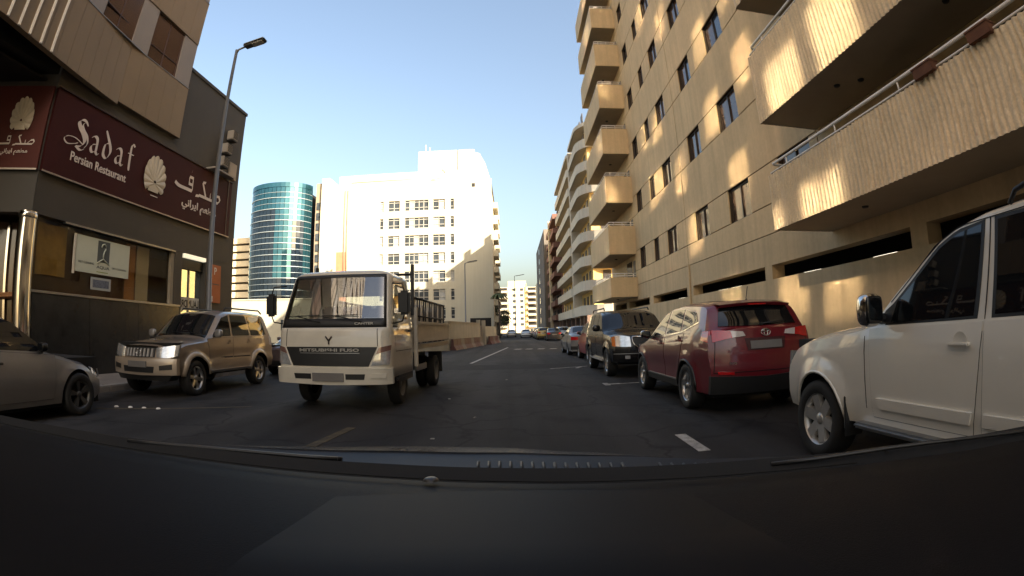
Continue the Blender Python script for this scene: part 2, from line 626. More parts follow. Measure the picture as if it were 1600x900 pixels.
# backing behind the joints
mb = MB()
zlev = [3.77]
for r in range(NR):
    zlev += [SILL0 + FL * r, HEAD0 + FL * r]
zlev.append(ROOF)
def backing(y0, y1, z0, z1):
    mb.box(XF + .04, XF + .20, y0, y1, z0, z1)
YA, YB = 9.88, 36.5
for i in range(0, len(zlev) - 1, 2):
    backing(YA, YB, zlev[i], zlev[i + 1])
for r in range(NR):
    ys = [YA] + [v for c in COLS for v in c] + [YB]
    for i in range(0, len(ys), 2):
        backing(ys[i], ys[i + 1], SILL0 + FL * r, HEAD0 + FL * r)
wpart('joint_backing', mb, joint, apt)
for i in range(0, len(zlev) - 1, 2):
    cuts = [YA, 20.13, 29.0, YB]
    for a, b in zip(cuts[:-1], cuts[1:]):
        wall_panel(a, b, zlev[i], zlev[i + 1])
for r in range(NR):
    z0, z1 = SILL0 + FL * r, HEAD0 + FL * r
    ys = [YA] + [v for c in COLS for v in c] + [YB]
    for i in range(0, len(ys), 2):
        a, b = ys[i], ys[i + 1]
        if a < 20.13 < b:
            wall_panel(a, 20.13, z0, z1); wall_panel(20.13, b, z0, z1)
        else:
            wall_panel(a, b, z0, z1)
    for ci, (a, b) in enumerate(COLS):
        mb = MB()
        f = .055
        x0, x1 = XF + .12, XF + .19
        mb.box(x0, x1, a, b, z0, z0 + f); mb.box(x0, x1, a, b, z1 - f, z1)
        mb.box(x0, x1, a, a + f, z0 + f, z1 - f); mb.box(x0, x1, b - f, b, z0 + f, z1 - f)
        c = (a + b) / 2
        mb.box(x0 - .01, x1, c - .03, c + .03, z0 + f, z1 - f)
        wn = wpart('window', mb, brownframe, apt)
        rr = random.random()
        wide = b - a > 1.3
        for k, (p, q) in enumerate(((a + f, c - .03), (c + .03, b - f))):
            mt = (pane_sky_tint if (k == 0 and rr > .3 and r >= 2) else pane_brown) if wide else (pane_brown if rr < .6 else pane_dark)
            mb = MB().box(XF + .16 - .012 * k, XF + .172 - .012 * k, p, q, z0 + f, z1 - f)
            o = wpart('pane', mb, mt, wn)
        if rr > .6:
            mb = MB()
            mb.box(XF + .30, XF + .31, a + .05, a + (b - a) * (.3 + .4 * rr * .5), z0, z1)
            wpart('curtain', mb, curtain, wn)
# reveals behind the windows
mb = MB()
mb.box(XF + .6, XF + .7, YA, YB, 3.9, ROOF - .3)
wpart('room_back', mb, dark_in, apt)

# base storey with parking slots
SLOTS = [(7.17, 13.0), (13.44, 19.75), (20.5, 25.85), (26.6, 31.5), (32.2, 36.0), (.6, 6.7)]
SLOTS.sort()
T = .45
def bwall(y0, y1, z0, z1):
    return wpart('base_wall', MB().box(XF + .012, XF + T, y0, y1, z0, z1), beige2, apt)
bwall(-9, 36.5, 0, 2.47)
bwall(-9, 36.5, 2.88, 3.765)
ys = [-9] + [v for s_ in SLOTS for v in s_] + [36.5]
for i in range(0, len(ys), 2):
    bwall(ys[i], ys[i + 1], 2.471, 2.879)
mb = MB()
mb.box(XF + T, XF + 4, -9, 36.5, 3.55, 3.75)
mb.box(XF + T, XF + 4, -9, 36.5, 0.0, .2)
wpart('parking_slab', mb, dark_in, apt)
ORD = ['first', 'second', 'third', 'fourth', 'fifth', 'sixth', 'seventh', 'eighth', 'ninth', 'tenth', 'eleventh', 'twelfth', 'thirteenth', 'fourteenth', 'fifteenth']
for li, y in enumerate((9.3, 12.6, 18.0, 19.3, 22.4, 24.6, 28.8)):
    tag(MB().box(XF + 1.2, XF + 1.26, y - .45, y + .45, 2.62, 2.66).build('tube_lamp', M('tube_lamp_lit', (1, .9, .7), .5, var=0, emit=1.2)),
        '%s lit tube lamp, counted from the white car, inside the dark parking slots' % ORD[li], 'lamp', 'tube lamps in the parking level')
# drain pipe at the vertical joint
wpart('downpipe', MB().tube([(XF - .03, 20.05, .2), (XF - .03, 20.05, 3.8)], .045), beige2, apt)

# wall behind the near balconies (recessed doors)
DOORS = [(8.35, 9.1), (3.2, 6.9), (.2, 2.2)]
lev = [3.28, 5.82, 9.12, 12.42, 15.72, 19.02, 22.32, 25.62]
mb = MB()
for i, z in enumerate(lev):
    zt = lev[i + 1] if i + 1 < len(lev) else ROOF
    h = min(z + 2.25, zt - .25)
    ys = [-9] + [v for d in sorted(DOORS) for v in d] + [YA]
    for k in range(0, len(ys), 2):
        mb.box(XF + .02, XF + .3, ys[k], ys[k + 1], max(z, 3.775), h)
    mb.box(XF + .02, XF + .3, -9, YA, h, zt)
wpart('balcony_wall', mb, beige, apt)
for i, z in enumerate(lev[:4]):
    for (a, b) in DOORS:
        zt = min(z + 2.25, lev[i + 1] - .25)
        mb = MB().box(XF + .12, XF + .2, a, b, max(z, 3.78) + .02, zt)
        wpart('balcony_door', mb, pane_dark, apt)

# near balconies with ribbed parapets
XB = 5.86
tops = [4.52, 7.58, 10.88, 14.2, 17.5, 20.8, 24.1, 27.4]
def ribbed_face(z0, z1, y0, y1, near):
    """front face of a parapet: irregular vertical ribs as real relief"""
    rnd = random.Random(int(z0 * 100))
    pitch = .115 if near else .3
    nrib = int((y1 - y0) / pitch)
    nz = 22 if near else 2
    cols = []
    prof = (0., .25, .85, 1., .9, .35)
    np_ = len(prof)
    amp = [rnd.uniform(.7, 1.2) for _ in range(nrib + 2)]
    off = [rnd.uniform(-.012, .012) for _ in range(nrib + 2)]
    phs = [rnd.random() * 6.28 for _ in range(nrib + 2)]
    for k in range(nrib * np_ + 1):
        q = k / (nrib * np_)
        y = y0 + (y1 - y0) * q
        r_ = k // np_
        col = []
        for j in range(nz + 1):
            z = z0 + (z1 - z0) * j / nz
            # ribs wander a little, together with their neighbours, and are chipped here and there
            wob = .012 * math.sin(z * 5 + y * .9) + .006 * math.sin(z * 13 + phs[r_])
            chip = .75 if math.sin(z * 31 + phs[r_] * 7) > .86 else 1.
            d = prof[k % np_] * .034 * amp[r_] * chip
            col.append((XB - d + .002, y + ((wob + off[r_]) if 0 < k < nrib * np_ else 0), z))
        cols.append(col)
    vs = [p for c in cols for p in c]
    n = nz + 1
    fs = [(i * n + j, i * n + j + 1, (i + 1) * n + j + 1, (i + 1) * n + j) for i in range(len(cols) - 1) for j in range(nz)]
    return MB().add(vs, fs)
for i, (z, t) in enumerate(zip(lev, tops)):
    mb = MB()
    mb.box(XB + .002, XF + .01, -7, 9.84, z, z + .16)
    mb.box(XB + .002, XB + .16, -7, 9.84, z + .16, t)
    mb.box(XB + .16, XF + .01, 9.68, 9.84, z + .16, t)
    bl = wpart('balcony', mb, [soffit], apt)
    f = ribbed_face(z - .01, t, -7, 9.86, i < 2)
    wpart('ribbed_parapet', f, ribbed, bl)
    e = MB()
    rnd = random.Random(i)
    def fe(u, v, z=z, t=t, rnd=rnd):
        return (XB + (XF - XB) * u, 9.845 + (.022 * (int(u * 64) % 4 in (1, 2)) * rnd.uniform(.5, 1.2)), z - .01 + (t - z + .01) * v)
    e.grid(fe, 64, 8)
    wpart('ribbed_return', e, ribbed, bl)
    if i < 4:
        r = MB()
        r.tube([(XF - .05, 9.76, t + .26), (XB + .14, 9.76, t + .26), (XB + .08, 9.70, t + .26), (XB + .08, -7, t + .26)], .032)
        r.tube([(XF - .05, 9.80, t + .05), (XB + .04, 9.80, t + .05), (XB + .02, 9.76, t + .05), (XB + .02, -7, t + .05)], .020)
        for k in range(9):
            y = 9.1 - k * 1.9
            r.tube([(XB + .08, y, t), (XB + .08, y, t + .26)], .016, 6)
        wpart('railing', r, rail_w, bl)
for k, (y, zt) in enumerate(((4.55, tops[0]), (3.35, tops[0]))):
    fb = thing('flower_box', ['empty terracotta flower box under balcony rail, nearer the ribbed balcony end', 'empty terracotta flower box farther along the balcony rail towards the picture edge'][k], 'flower box',
               (XB + .05, y, zt), world=True, group='terracotta boxes on the balcony rail')
    mb = MB()
    hl, zb_ = .21, zt - .02
    mb.prism([(XB - .10, zb_), (XB + .04, zb_), (XB + .035, zb_ + .02), (XB - .085, zb_ + .02)], 'Y', y - hl, y + hl)
    mb.prism([(XB - .10, zb_), (XB - .085, zb_), (XB - .105, zb_ + .15), (XB - .12, zb_ + .15)], 'Y', y - hl, y + hl)
    mb.prism([(XB + .04, zb_), (XB + .035, zb_), (XB + .045, zb_ + .15), (XB + .06, zb_ + .15)], 'Y', y - hl, y + hl)
    mb.box(XB - .10, XB + .045, y - hl, y - hl + .015, zb_ + .01, zb_ + .145)
    mb.box(XB - .10, XB + .045, y + hl - .015, y + hl, zb_ + .01, zb_ + .145)
    wpart('trough', mb, terra, fb)
    mb2 = MB()
    for (a, b, c_, d) in ((XB - .13, XB - .10, y - hl - .01, y + hl + .01), (XB + .045, XB + .07, y - hl - .01, y + hl + .01), (XB - .10, XB + .045, y - hl - .01, y - hl + .02), (XB - .10, XB + .045, y + hl - .02, y + hl + .01)):
        mb2.box(a, b, c_, d, zb_ + .145, zb_ + .17)
    wpart('rim', mb2, terra, fb)
for (x, y, z) in ((6.55, 7.55, 5.82), (6.9, 7.15, 5.82), (6.6, 4.2, 5.82), (6.55, 7.4, 3.28)):
    wpart('soffit_lamp', MB().lathe([(0, -.03), (.06, -.03), (.075, 0), (.075, .02)], 14, 'Z', (x, y, z)), black_pl, apt)

# far stack of balconies
fb_ = [3.08, 5.64, 8.82, 12.0, 15.17, 18.36, 21.5, 24.65]
ft = [4.24, 7.36, 10.5, 13.7, 16.9, 20.08, 23.2, 26.3]
for i, (z, t) in enumerate(zip(fb_, ft)):
    mb = MB()
    y0, y1 = 29.1, 36.0
    mb.box(5.86, XF, y0, y1, z, z + .15)
    mb.box(5.86, 6.0, y0, y1, z + .15, t)
    mb.box(6.0, XF, y0, y0 + .14, z + .15, t)
    mb.box(6.0, XF, y1 - .14, y1, z + .15, t)
    bl = wpart('balcony', mb, beige, apt)
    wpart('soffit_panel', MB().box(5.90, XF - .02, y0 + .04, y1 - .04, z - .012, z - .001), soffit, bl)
    r = MB()
    for zz in (t + .10, t + .24):
        r.tube([(XF, y0 + .07, zz), (5.93, y0 + .07, zz), (5.93, y1 - .1, zz)], .026, 6)
    for x in (7.3, 6.75, 6.2):
        r.tube([(x, y0 + .07, t), (x, y0 + .07, t + .24)], .016, 6)
    for k in range(5):
        r.tube([(5.93, y0 + .6 + k * 1.3, t), (5.93, y0 + .6 + k * 1.3, t + .24)], .016, 6)
    wpart('railing', r, rail_w, bl)
    wpart('balcony_door', MB().box(XF - .012, XF + .02, 30.2, 31.6, z + .16, z + 2.25), pane_dark, apt)
    wpart('balcony_window', MB().box(XF - .012, XF + .02, 29.35, 29.9, z + .9, z + 2.2), brownframe, apt)
    wpart('soffit_lamp', MB().lathe([(0, -.06), (.09, -.05), (.1, -.01)], 10, 'Z', (6.7, 31.2, z)), black_pl, apt)
# ------------------------------------------------------------------ restaurant podium and tower
XL = -11.0
rest = thing('corner_building', 'dark grey podium with tan and glass tower on the street corner', 'building', (XL, 10, 0), world=True)
# podium: granite plinth, glazing, fascia, upper wall
def lp(name, mb, m):
    return wpart(name, mb, m, rest)
lp('plinth', MB().box(XL - .3, XL, 7.6, 13.95, .12, 2.13), podium_d)
for a, b in ((7.62, 9.7), (9.7, 11.8), (11.8, 13.93)):
    lp('plinth_slab', MB().cbox((XL + .012, (a + b) / 2, 1.12), (.05, b - a - .012, 1.96), ch=.004), podium_d)
lp('window_sill', MB().box(XL - .3, XL + .06, 7.6, 13.95, 2.131, 2.19), dullmetal)
lp('pier', MB().box(XL - .3, XL + .01, 13.60, 14.04, 2.191, 3.95), podium)
lp('pier', MB().box(XL - .3, XL + .01, 15.52, 15.66, .12, 3.95), podium)
lp('pier', MB().box(XL - .3, XL + .015, 15.66, 17.25, .12, 3.95), podium)
lp('pier', MB().box(XL - .3, XL + .01, 13.96, 14.04, .12, 2.19), podium)
lp('fascia', MB().box(XL - .3, XL + .02, 7.44, 17.25, 3.951, 4.93), podium)
lp('window_head', MB().box(XL - .1, XL + .05, 8.6, 13.6, 3.90, 3.949), dullmetal)
lp('upper_wall', MB().box(XL - .3, XL, 7.44, 17.25, 4.931, 10.3), podium)
lp('end_wall', MB().box(-24, XL, 17.25, 17.45, 0, 10.3), podium)
lp('roof_slab', MB().box(-24, XL - .3, 5, 17.25, 10.1, 10.28), podium)
lp('coping', MB().box(-24, XL + .04, 17.2, 17.5, 10.3, 10.42), podium)
lp('coping', MB().box(XL - .3, XL + .04, 13, 17.2, 10.3, 10.42), podium)
# chamfered corner: from (-11,7.44) to (-13.5,5.85)
cx0, cy0, cx1, cy1 = XL, 7.44, XL - 3.2, 7.44 - 2.08
dv = Vector((cx1 - cx0, cy1 - cy0, 0)); dl = dv.length; dv.normalize()
nv = Vector((-dv.y, dv.x, 0))                     # facing the crossing
if nv.y > 0: nv = -nv
def chamf(mb, s0, s1, z0, z1, d0, d1):
    """box along the chamfer: s = distance from the corner, d = offset outwards"""
    P = lambda s_, d, z: (cx0 + dv.x * s_ + nv.x * d, cy0 + dv.y * s_ + nv.y * d, z)
    return mb.add([P(s0, d0, z0), P(s1, d0, z0), P(s1, d1, z0), P(s0, d1, z0), P(s0, d0, z1), P(s1, d0, z1), P(s1, d1, z1), P(s0, d1, z1)],
                  [(3, 2, 1, 0), (4, 5, 6, 7), (0, 1, 5, 4), (1, 2, 6, 5), (2, 3, 7, 6), (3, 0, 4, 7)])
lp('corner_fascia', chamf(MB(), 0, dl, 3.951, 4.93, -.3, .02), podium)
lp('corner_wall', chamf(MB(), 0, dl, 4.931, 8.2, -.3, 0), podium)
lp('corner_glass', chamf(MB(), .35, dl, .2, 3.94, -1.2, -1.15), pane_brown)
for s_ in (1.1, 2.0, 2.9):
    lp('corner_mullion', chamf(MB(), s_, s_ + .07, .2, 3.94, -1.14, -1.05), chrome)
lp('room_back', MB().box(-17, -16.8, -12, 17, 0, 7.4), M('room_brown', (.34, .17, .075)))
lp('room_back', MB().box(-17, XL - 1.9, 17.0, 17.2, 0, 7.4), M('room_brown', (.2, .1, .045)))
lp('room_wall', MB().box(-17, -14.3, -2.2, -2.0, 0, 7.4), podium)
lp('street_wall', MB().box(-14.6, -14.25, -18, 5.3, 0, 7.3), podium)
lp('corner_soffit', MB().box(-24, XL - .3, -12, 10, 7.30, 7.36), dark_in)
lp('chrome_column', MB().lathe([(.26, .12), (.26, 3.96)], 32, 'Z', (XL - .12, 7.40, 0)), chrome)
lp('column_ring', MB().lathe([(.275, 3.80), (.285, 3.82), (.285, 3.9), (.275, 3.92)], 32, 'Z', (XL - .12, 7.40, 0)), chrome)
# window strip with the room behind
lp('shop_window', MB().box(XL - .12, XL - .10, 7.7, 13.6, 2.19, 3.9), clear_glass('shop_glass', (.8, .78, .72), .0))
lp('room_back', MB().box(XL - 2.0, XL - 1.9, 7.2, 17, .2, 3.95), M('room_brown', (.34, .17, .075), .8, var=.35, vs=.7, world=True))
lp('room_panel', MB().box(XL - .20, XL - .18, 11.86, 12.45, 2.2, 3.85), M('room_cream', (.62, .56, .42), .8, var=.05))
lp('room_panel', MB().box(XL - .24, XL - .22, 11.38, 11.82, 2.2, 3.85), M('room_orange', (.55, .25, .07), .7, var=.1))
lp('room_panel', MB().box(XL - .30, XL - .28, 7.9, 8.95, 2.6, 3.85), M('room_ochre', (.55, .36, .08), .7, var=.3, vs=2, world=True))
lp('room_floor', MB().box(XL - 2, XL - .3, 7.2, 17, 2.0, 2.1), M('room_brown', (.2, .1, .045)))
lp('window_post', MB().box(XL - .12, XL + .0, 13.42, 13.58, 2.19, 3.9), M('post_beige', (.22, .19, .14), .6, var=.1))
# shop door bay
lp('door_glass', MB().box(XL - .26, XL - .24, 14.05, 15.5, .14, 3.45), M('door_mirror_glass', (.42, .50, .54), .03, .8, var=.1))
lp('door_frame', MB().box(XL - .28, XL - .2, 14.74, 14.80, .14, 3.45), dullmetal)
lp('door_transom', MB().box(XL - .3, XL - .12, 14.05, 15.51, 3.46, 3.80), black_pl)
tl = tag(MB().box(XL - .1, XL + .05, 14.12, 15.46, 3.81, 3.94).build('lit_sign_strip', M('strip_lit', (1., .9, .66), .5, var=0, emit=.22)), 'glowing cream light strip above the laundry door', 'lamp')
# tower: bands, piers, glass
XT = XL + .16
ZB, BH, WH = 7.62, 1.85, 1.78
def tower_x(y):
    """the face swings out towards the street on the side of the crossing"""
    t = min(max((9.7 - y) / 5.1, 0), 2.2)
    return XT + .72 * t ** 1.1 if t < 1 else XT + .72 + .25 * (t - 1)
def strip(mb, y0, y1, z0, z1, d0, d1, n=1):
    for k in range(n):
        a = y0 + (y1 - y0) * k / n; b = y0 + (y1 - y0) * (k + 1) / n
        xa, xb = tower_x(a), tower_x(b)
        mb.add([(xa + d0, a, z0), (xa + d1, a, z0), (xb + d1, b, z0), (xb + d0, b, z0), (xa + d0, a, z1), (xa + d1, a, z1), (xb + d1, b, z1), (xb + d0, b, z1)],
               [(3, 2, 1, 0), (4, 5, 6, 7), (0, 1, 5, 4), (1, 2, 6, 5), (2, 3, 7, 6), (3, 0, 4, 7)])
    return mb
TY = [12.97, 12.15, 10.5, 9.66, 8.0, 7.18, 5.5, 4.7, 3.04, 2.2, .55, -.3, -1.95, -2.8, -4.45, -5.3, -6.95, -7.8, -9.45, -10.3, -11.95, -12.8, -14.45, -15.3, -16.95, -17.8]
NF = 10
tower_pane = M('tower_pane', (.10, .055, .038), .16, .55, var=.25, vs=.8, world=True, spec=1.)
tower_mirror = M('tower_mirror_pane', (.45, .40, .33), .035, 1., var=0)
tower_frame = M('tower_frame', (.06, .03, .022), .5, var=.1)
for f in range(NF):
    z0 = ZB + f * (BH + WH)
    ends = [12.97, 9.7, 7.2, 4.7, 2.2, -.3, -2.8, -5.3, -7.8, -10.3, -12.8, -15.3, -17.8]
    for a, b in zip(ends[:-1], ends[1:]):
        n = 5 if f < 2 else 1
        for k in range(n):
            p = a + (b - a) * k / n; q = a + (b - a) * (k + 1) / n
            step = .10 if p <= 9.7 else 0
            wpart('cladding_panel', strip(MB(), q + .006, p - .006, z0 - (step if f == 0 else 0), z0 + BH - .008, -.2, 0), tower_tan, rest)
    lp('band_trim', strip(MB(), 12.97, -17.8, z0 + BH - .006, z0 + BH + .02, -.2, .015, 12), dullmetal)
    zw = z0 + BH
    for i in range(0, len(TY) - 1):
        a, b = TY[i], TY[i + 1]
        if i % 2 == 0:
            wpart('pier_panel', strip(MB(), b, a, zw + .022, zw + WH, -.2, -.03), tower_grey, rest)
        else:
            fr = MB()
            strip(fr, b, b + .06, zw + .022, zw + WH, -.2, -.08); strip(fr, a - .06, a, zw + .022, zw + WH, -.2, -.08)
            strip(fr, b + .06, a - .06, zw + .022, zw + .08, -.2, -.08); strip(fr, b + .06, a - .06, zw + WH - .06, zw + WH, -.2, -.08)
            if f < 2:
                strip(fr, (a + b) / 2 - .02, (a + b) / 2 + .02, zw + .08, zw + WH - .06, -.2, -.085)
                strip(fr, b + .06, a - .06, zw + .55, zw + .58, -.2, -.087)
            wd = wpart('window', fr, tower_frame, rest)
            ym = (a + b) / 2
            xm = tower_x(ym) - .11
            rnd = random.Random(f * 40 + i)
            tx, tz = rnd.gauss(0, .008), rnd.gauss(0, .008)
            sl = (tower_x(a) - tower_x(b)) / (a - b) * .5
            vs = []
            for yy, zz in ((b, zw), (a, zw), (a, zw + WH), (b, zw + WH)):
                vs.append((xm + (yy - ym) * (tx + sl) + (zz - zw - WH / 2) * tz, yy, zz))
            wpart('pane', MB().add(vs + [(x - .02, y, z) for x, y, z in vs], [(0, 1, 2, 3), (7, 6, 5, 4), (0, 4, 5, 1), (1, 5, 6, 2), (2, 6, 7, 3), (3, 7, 4, 0)]), tower_mirror if (f >= 1 and rnd.random() < .78) else tower_pane, wd)
ZT = ZB + NF * (BH + WH)
lp('tower_core', MB().box(-24, XT - .22, -17.8, 12.9, 7.5, ZT), dark_in)
lp('tower_end_wall', MB().box(-24, XT - .2, 12.9, 12.965, 10.29, ZT), tower_grey)
lp('tower_roof', MB().box(-24, XT + .05, -17.8, 13.0, ZT, ZT + .8), tower_tan)
for y in (6.5, 6.05, 5.6, 5.18, 4.76):
    x = tower_x(y)
    lp('metal_fin', MB().box(x - .02, x + .05, y - .03, y + .03, ZB - .1, ZB + BH + .4), M('fin_white', (.85, .82, .76), .3, .0, var=.05))
# tower window things: a small air conditioner box behind the window
ac_m = M('ac_white', (.30, .27, .235), .6, var=.1)
def ac_unit(x, y, z, label, sx=.30, sy=.42, sz=.38):
    t = thing('air_conditioner', label, 'air conditioner', (x, y, z), world=True, group='air conditioners on the podium end')
    wpart('casing', MB().cbox((x, y, z + sz / 2), (sx, sy, sz), ch=.02), ac_m, t)
    g = MB()
    for k in range(6):
        g.box(x + sx / 2 + .001, x + sx / 2 + .012, y - sy * .4, y + sy * .4, z + .06 + k * .055, z + .085 + k * .055)
    wpart('grille', g, black_pl, t)
    wpart('bracket', MB().box(x - sx / 2 - .05, x + sx / 2, y - sy * .4, y + sy * .4, z - .05, z - .005), black_pl, t)
ac_unit(XL + .17, 16.35, 8.75, 'topmost boxy air conditioner near the end of the grey podium wall')
ac_unit(XL + .17, 16.05, 8.10, 'middle boxy air conditioner on the grey podium wall beside lamp post')
ac_unit(XL + .17, 15.9, 7.52, 'lowest boxy air conditioner just above the maroon sign end')
lp('ledge', MB().box(XL, XL + .42, 15.0, 16.5, 7.18, 7.24), ac_m)
lp('wall_hatch', MB().box(XL, XL + .08, 16.55, 17.1, 7.3, 7.95), M('hatch_beige', (.36, .31, .25), .6, var=.05))

# maroon sign along the street
sg = thing('restaurant_sign', 'long maroon restaurant sign with white blackletter, Arabic and shell', 'sign', (XL, 12, 5), world=True)
wpart('board', MB().box(XL + .003, XL + .10, 7.46, 16.85, 4.98, 7.12), sign_red, sg)
fr = MB()
fr.box(XL + .101, XL + .13, 7.46, 16.85, 4.945, 4.985)
wpart('bottom_trim', fr, M('trim_grey', (.33, .29, .26), .4, .4, var=0), sg)
wpart('top_trim', MB().box(XL + .101, XL + .14, 7.46, 16.85, 7.115, 7.15), M('trim_dark', (.03, .012, .012), .5, var=0), sg)
wpart('end_trim', MB().box(XL + .101, XL + .12, 16.55, 16.62, 4.99, 7.11), M('trim_dark', (.03, .012, .012), .5, var=0), sg)
XS = XL + .102

def strokes(name, root, paths, org, udir, vdir, sc, m, nib=.1, ang=40, depth=.012):
    """broad-nib pen strokes: each path is a list of (u,v) or (u,v,nib) points"""
    u = Vector(udir); v = Vector(vdir); n = u.cross(v).normalized()
    ca, sa = math.cos(R(ang)), math.sin(R(ang))
    mb = MB()
    for k, path in enumerate(paths):
        pts = []
        nb0 = nib
        P = [(p[0], p[1], p[2] if len(p) > 2 else nib) for p in path]
        # Catmull-Rom smoothing when the path is marked curved by having > 2 points
        if len(P) > 2:
            Q = [P[0]] + P + [P[-1]]
            for i in range(1, len(Q) - 2):
                for s_ in range(6):
                    t = s_ / 6
                    pts.append(tuple(.5 * ((2 * b) + (-a + c) * t + (2 * a - 5 * b + 4 * c - d) * t * t + (-a + 3 * b - 3 * c + d) * t ** 3) for a, b, c, d in zip(Q[i - 1], Q[i], Q[i + 1], Q[i + 2])))
            pts.append(P[-1])
        else:
            pts = P
        lift = .002 + depth + k * .0011
        L_, Rr = [], []
        for i, (a, b, nb) in enumerate(pts):
            # keep a minimum thickness where the stroke runs along the nib
            a0 = pts[max(i - 1, 0)]; a1 = pts[min(i + 1, len(pts) - 1)]
            tx, ty = a1[0] - a0[0], a1[1] - a0[1]
            tl = math.hypot(tx, ty) or 1
            nx, ny = -ty / tl, tx / tl
            hx, hy = ca * nb / 2, sa * nb / 2
            d = hx * nx + hy * ny
            if abs(d) < .016:
                hx += nx * .016 * (1 if d >= 0 else -1); hy += ny * .016 * (1 if d >= 0 else -1)
            L_.append(Vector(org) + u * ((a + hx) * sc) + v * ((b + hy) * sc) + n * lift)
            Rr.append(Vector(org) + u * ((a - hx) * sc) + v * ((b - hy) * sc) + n * lift)
        vs = L_ + Rr
        m_ = len(pts)
        mb.add(vs, [(i, i + 1, m_ + i + 1, m_ + i) for i in range(m_ - 1)])
    return wpart(name, mb, m, root)

U, V_ = (0, 1, 0), (0, 0, 1)
# S a d a f (units: x-height = 1)
S_ = [[(1.55, 1.72, .10), (1.35, 1.95, .2), (1.05, 1.98, .3), (.8, 1.75, .34), (.95, 1.4, .34), (1.3, 1.05, .36), (1.5, .6, .34), (1.3, .2, .26), (.9, .05, .16)],
      [(1.25, 1.85, .12), (1.12, 1.6, .18), (1.3, 1.3, .2), (1.62, 1.0, .2), (1.75, .55, .16), (1.55, .15, .1)],
      [(1.42, .32, .10), (.8, .55, .08), (.2, .5, .08), (-.12, .22, .10), (.15, -.02, .12), (.6, .10, .12), (1.0, .30, .06)],
      [(.85, .05, .2), (1.25, -.12, .2), (1.55, .08, .1)]]
S_ = [[(x * 1.22, y, n_ * 1.1) for x, y, n_ in st] for st in S_]
strokes('letter_s', sg, S_, (XS, 8.06, 5.86), U, V_, .385, letter_w, .2, 42)
a_ = [[(.08, .82, .1), (.35, .98, .22), (.58, .80, .24), (.58, .12, .26)], [(.55, .12, .22), (.72, -.02, .16), (.86, .1, .06)],
      [(.55, .55, .06), (.2, .42, .2), (.12, .18, .24), (.28, .0, .18), (.52, .16, .06)]]
d_ = [[(.1, 1.62, .12), (.22, 1.45, .18), (.62, .85, .24), (.72, .45, .26), (.52, .08, .2), (.35, -.02, .12)],
      [(.5, .95, .1), (.18, .78, .24), (.12, .2, .26), (.36, -.02, .18)]]
f_ = [[(.62, 1.5, .16), (.42, 1.62, .18), (.3, 1.35, .24), (.3, .15, .26), (.36, -.1, .1)], [(.05, .95, .1), (.62, .95, .1)]]
for nm, st, y in (('letter_a', a_, 8.98), ('letter_d', d_, 9.50), ('letter_a', a_, 10.04), ('letter_f', f_, 10.58)):
    strokes(nm, sg, st, (XS, y, 5.90), U, V_, .47, letter_w, .2, 42)
text_part('lettering', 'Persian Restaurant', letter_w, sg, (XS + .006, 8.36, 5.47), U, V_, width=2.32, height=.24, bold=.012, depth=.012)

def shell(root, org, udir, vdir, w_, h_, m):
    """fluted scallop shell: ribs fanning from the hinge, real relief"""
    u = Vector(udir); v = Vector(vdir); n = u.cross(v).normalized()
    if n.dot(Vector((0, -1, 0)) + Vector((1, 0, 0))) < 0: n = -n
    mb = MB(); mb.smooth = False
    NRB = 11
    nu, nvv = NRB * 4, 9
    vs = []
    for j in range(nvv + 1):
        rad = .10 + .90 * j / nvv
        for i in range(nu + 1):
            t = i / nu
            a = R(-118 + 236 * t)                          # angle from straight up
            rib = abs(math.sin(math.pi * NRB * t))
            edge = 1 + .07 * (rib - .5) * (j / nvv) ** 2
            rr = rad * edge * (1 - .30 * (abs(a) / R(118)) ** 2.2)
            x = math.sin(a) * rr * .5
            y = .27 + math.cos(a) * rr * .72 - .02
            z = .018 + .03 * rib * (.3 + .7 * j / nvv) + .03 * (1 - j / nvv)
            vs.append(Vector(org) + u * (x * w_) + v * (y * h_) + n * z)
    fs = [(j * (nu + 1) + i, j * (nu + 1) + i + 1, (j + 1) * (nu + 1) + i + 1, (j + 1) * (nu + 1) + i) for j in range(nvv) for i in range(nu)]
    mb.add(vs, fs)
    # hinge
    hp = [(-.2, .02), (.2, .02), (.24, .16), (.1, .26), (-.1, .26), (-.24, .16)]
    k = len(hp)
    hv = [Vector(org) + u * (x * w_) + v * (y * h_) + n * .012 for x, y in hp] + [Vector(org) + u * (x * w_ * .85) + v * (y * h_) + n * .04 for x, y in hp]
    mb.add(hv, [tuple(range(k, 2 * k))] + [(i, (i + 1) % k, k + (i + 1) % k, k + i) for i in range(k)])
    return wpart('shell_emblem', mb, m, root)
shell(sg, (XS, 12.02, 5.5), U, V_, 1.28, 1.2, letter_g)
wpart('underline', MB().box(XS, XS + .012, 11.92, 12.28, 5.40, 5.425), letter_w, sg)
# Arabic, squared pen style, drawn right to left (u grows to the right)
def arabic(root, org, udir, sc, m):
    fa = [[(.05, .35, .16), (.35, .24, .17), (1.05, .24, .17), (1.42, .24, .17)], [(1.42, .24), (1.42, .85)], [(1.42, .85), (1.12, .85)], [(1.12, .85), (1.12, .52)], [(1.12, .52), (1.42, .52)],
          [(1.26, 1.12, .17), (1.27, 1.13, .17)]]
    dal = [[(1.75, .12), (2.05, .16)], [(2.0, .20), (2.75, .20)], [(2.62, .2), (2.25, .88)], [(2.25, .88), (2.5, .92)]]
    sad = [[(2.7, .2), (3.75, .2)], [(3.0, .2), (3.0, .52)], [(3.7, .2), (3.92, .36)], [(3.92, .36), (3.8, .55)], [(3.8, .55), (3.55, .52)], [(3.55, .52), (3.2, .22)]]
    for nm, st in (('arabic_letter', fa), ('arabic_letter', dal), ('arabic_letter', sad)):
        strokes(nm, root, st, org, udir, V_, sc, m, .15, 62)
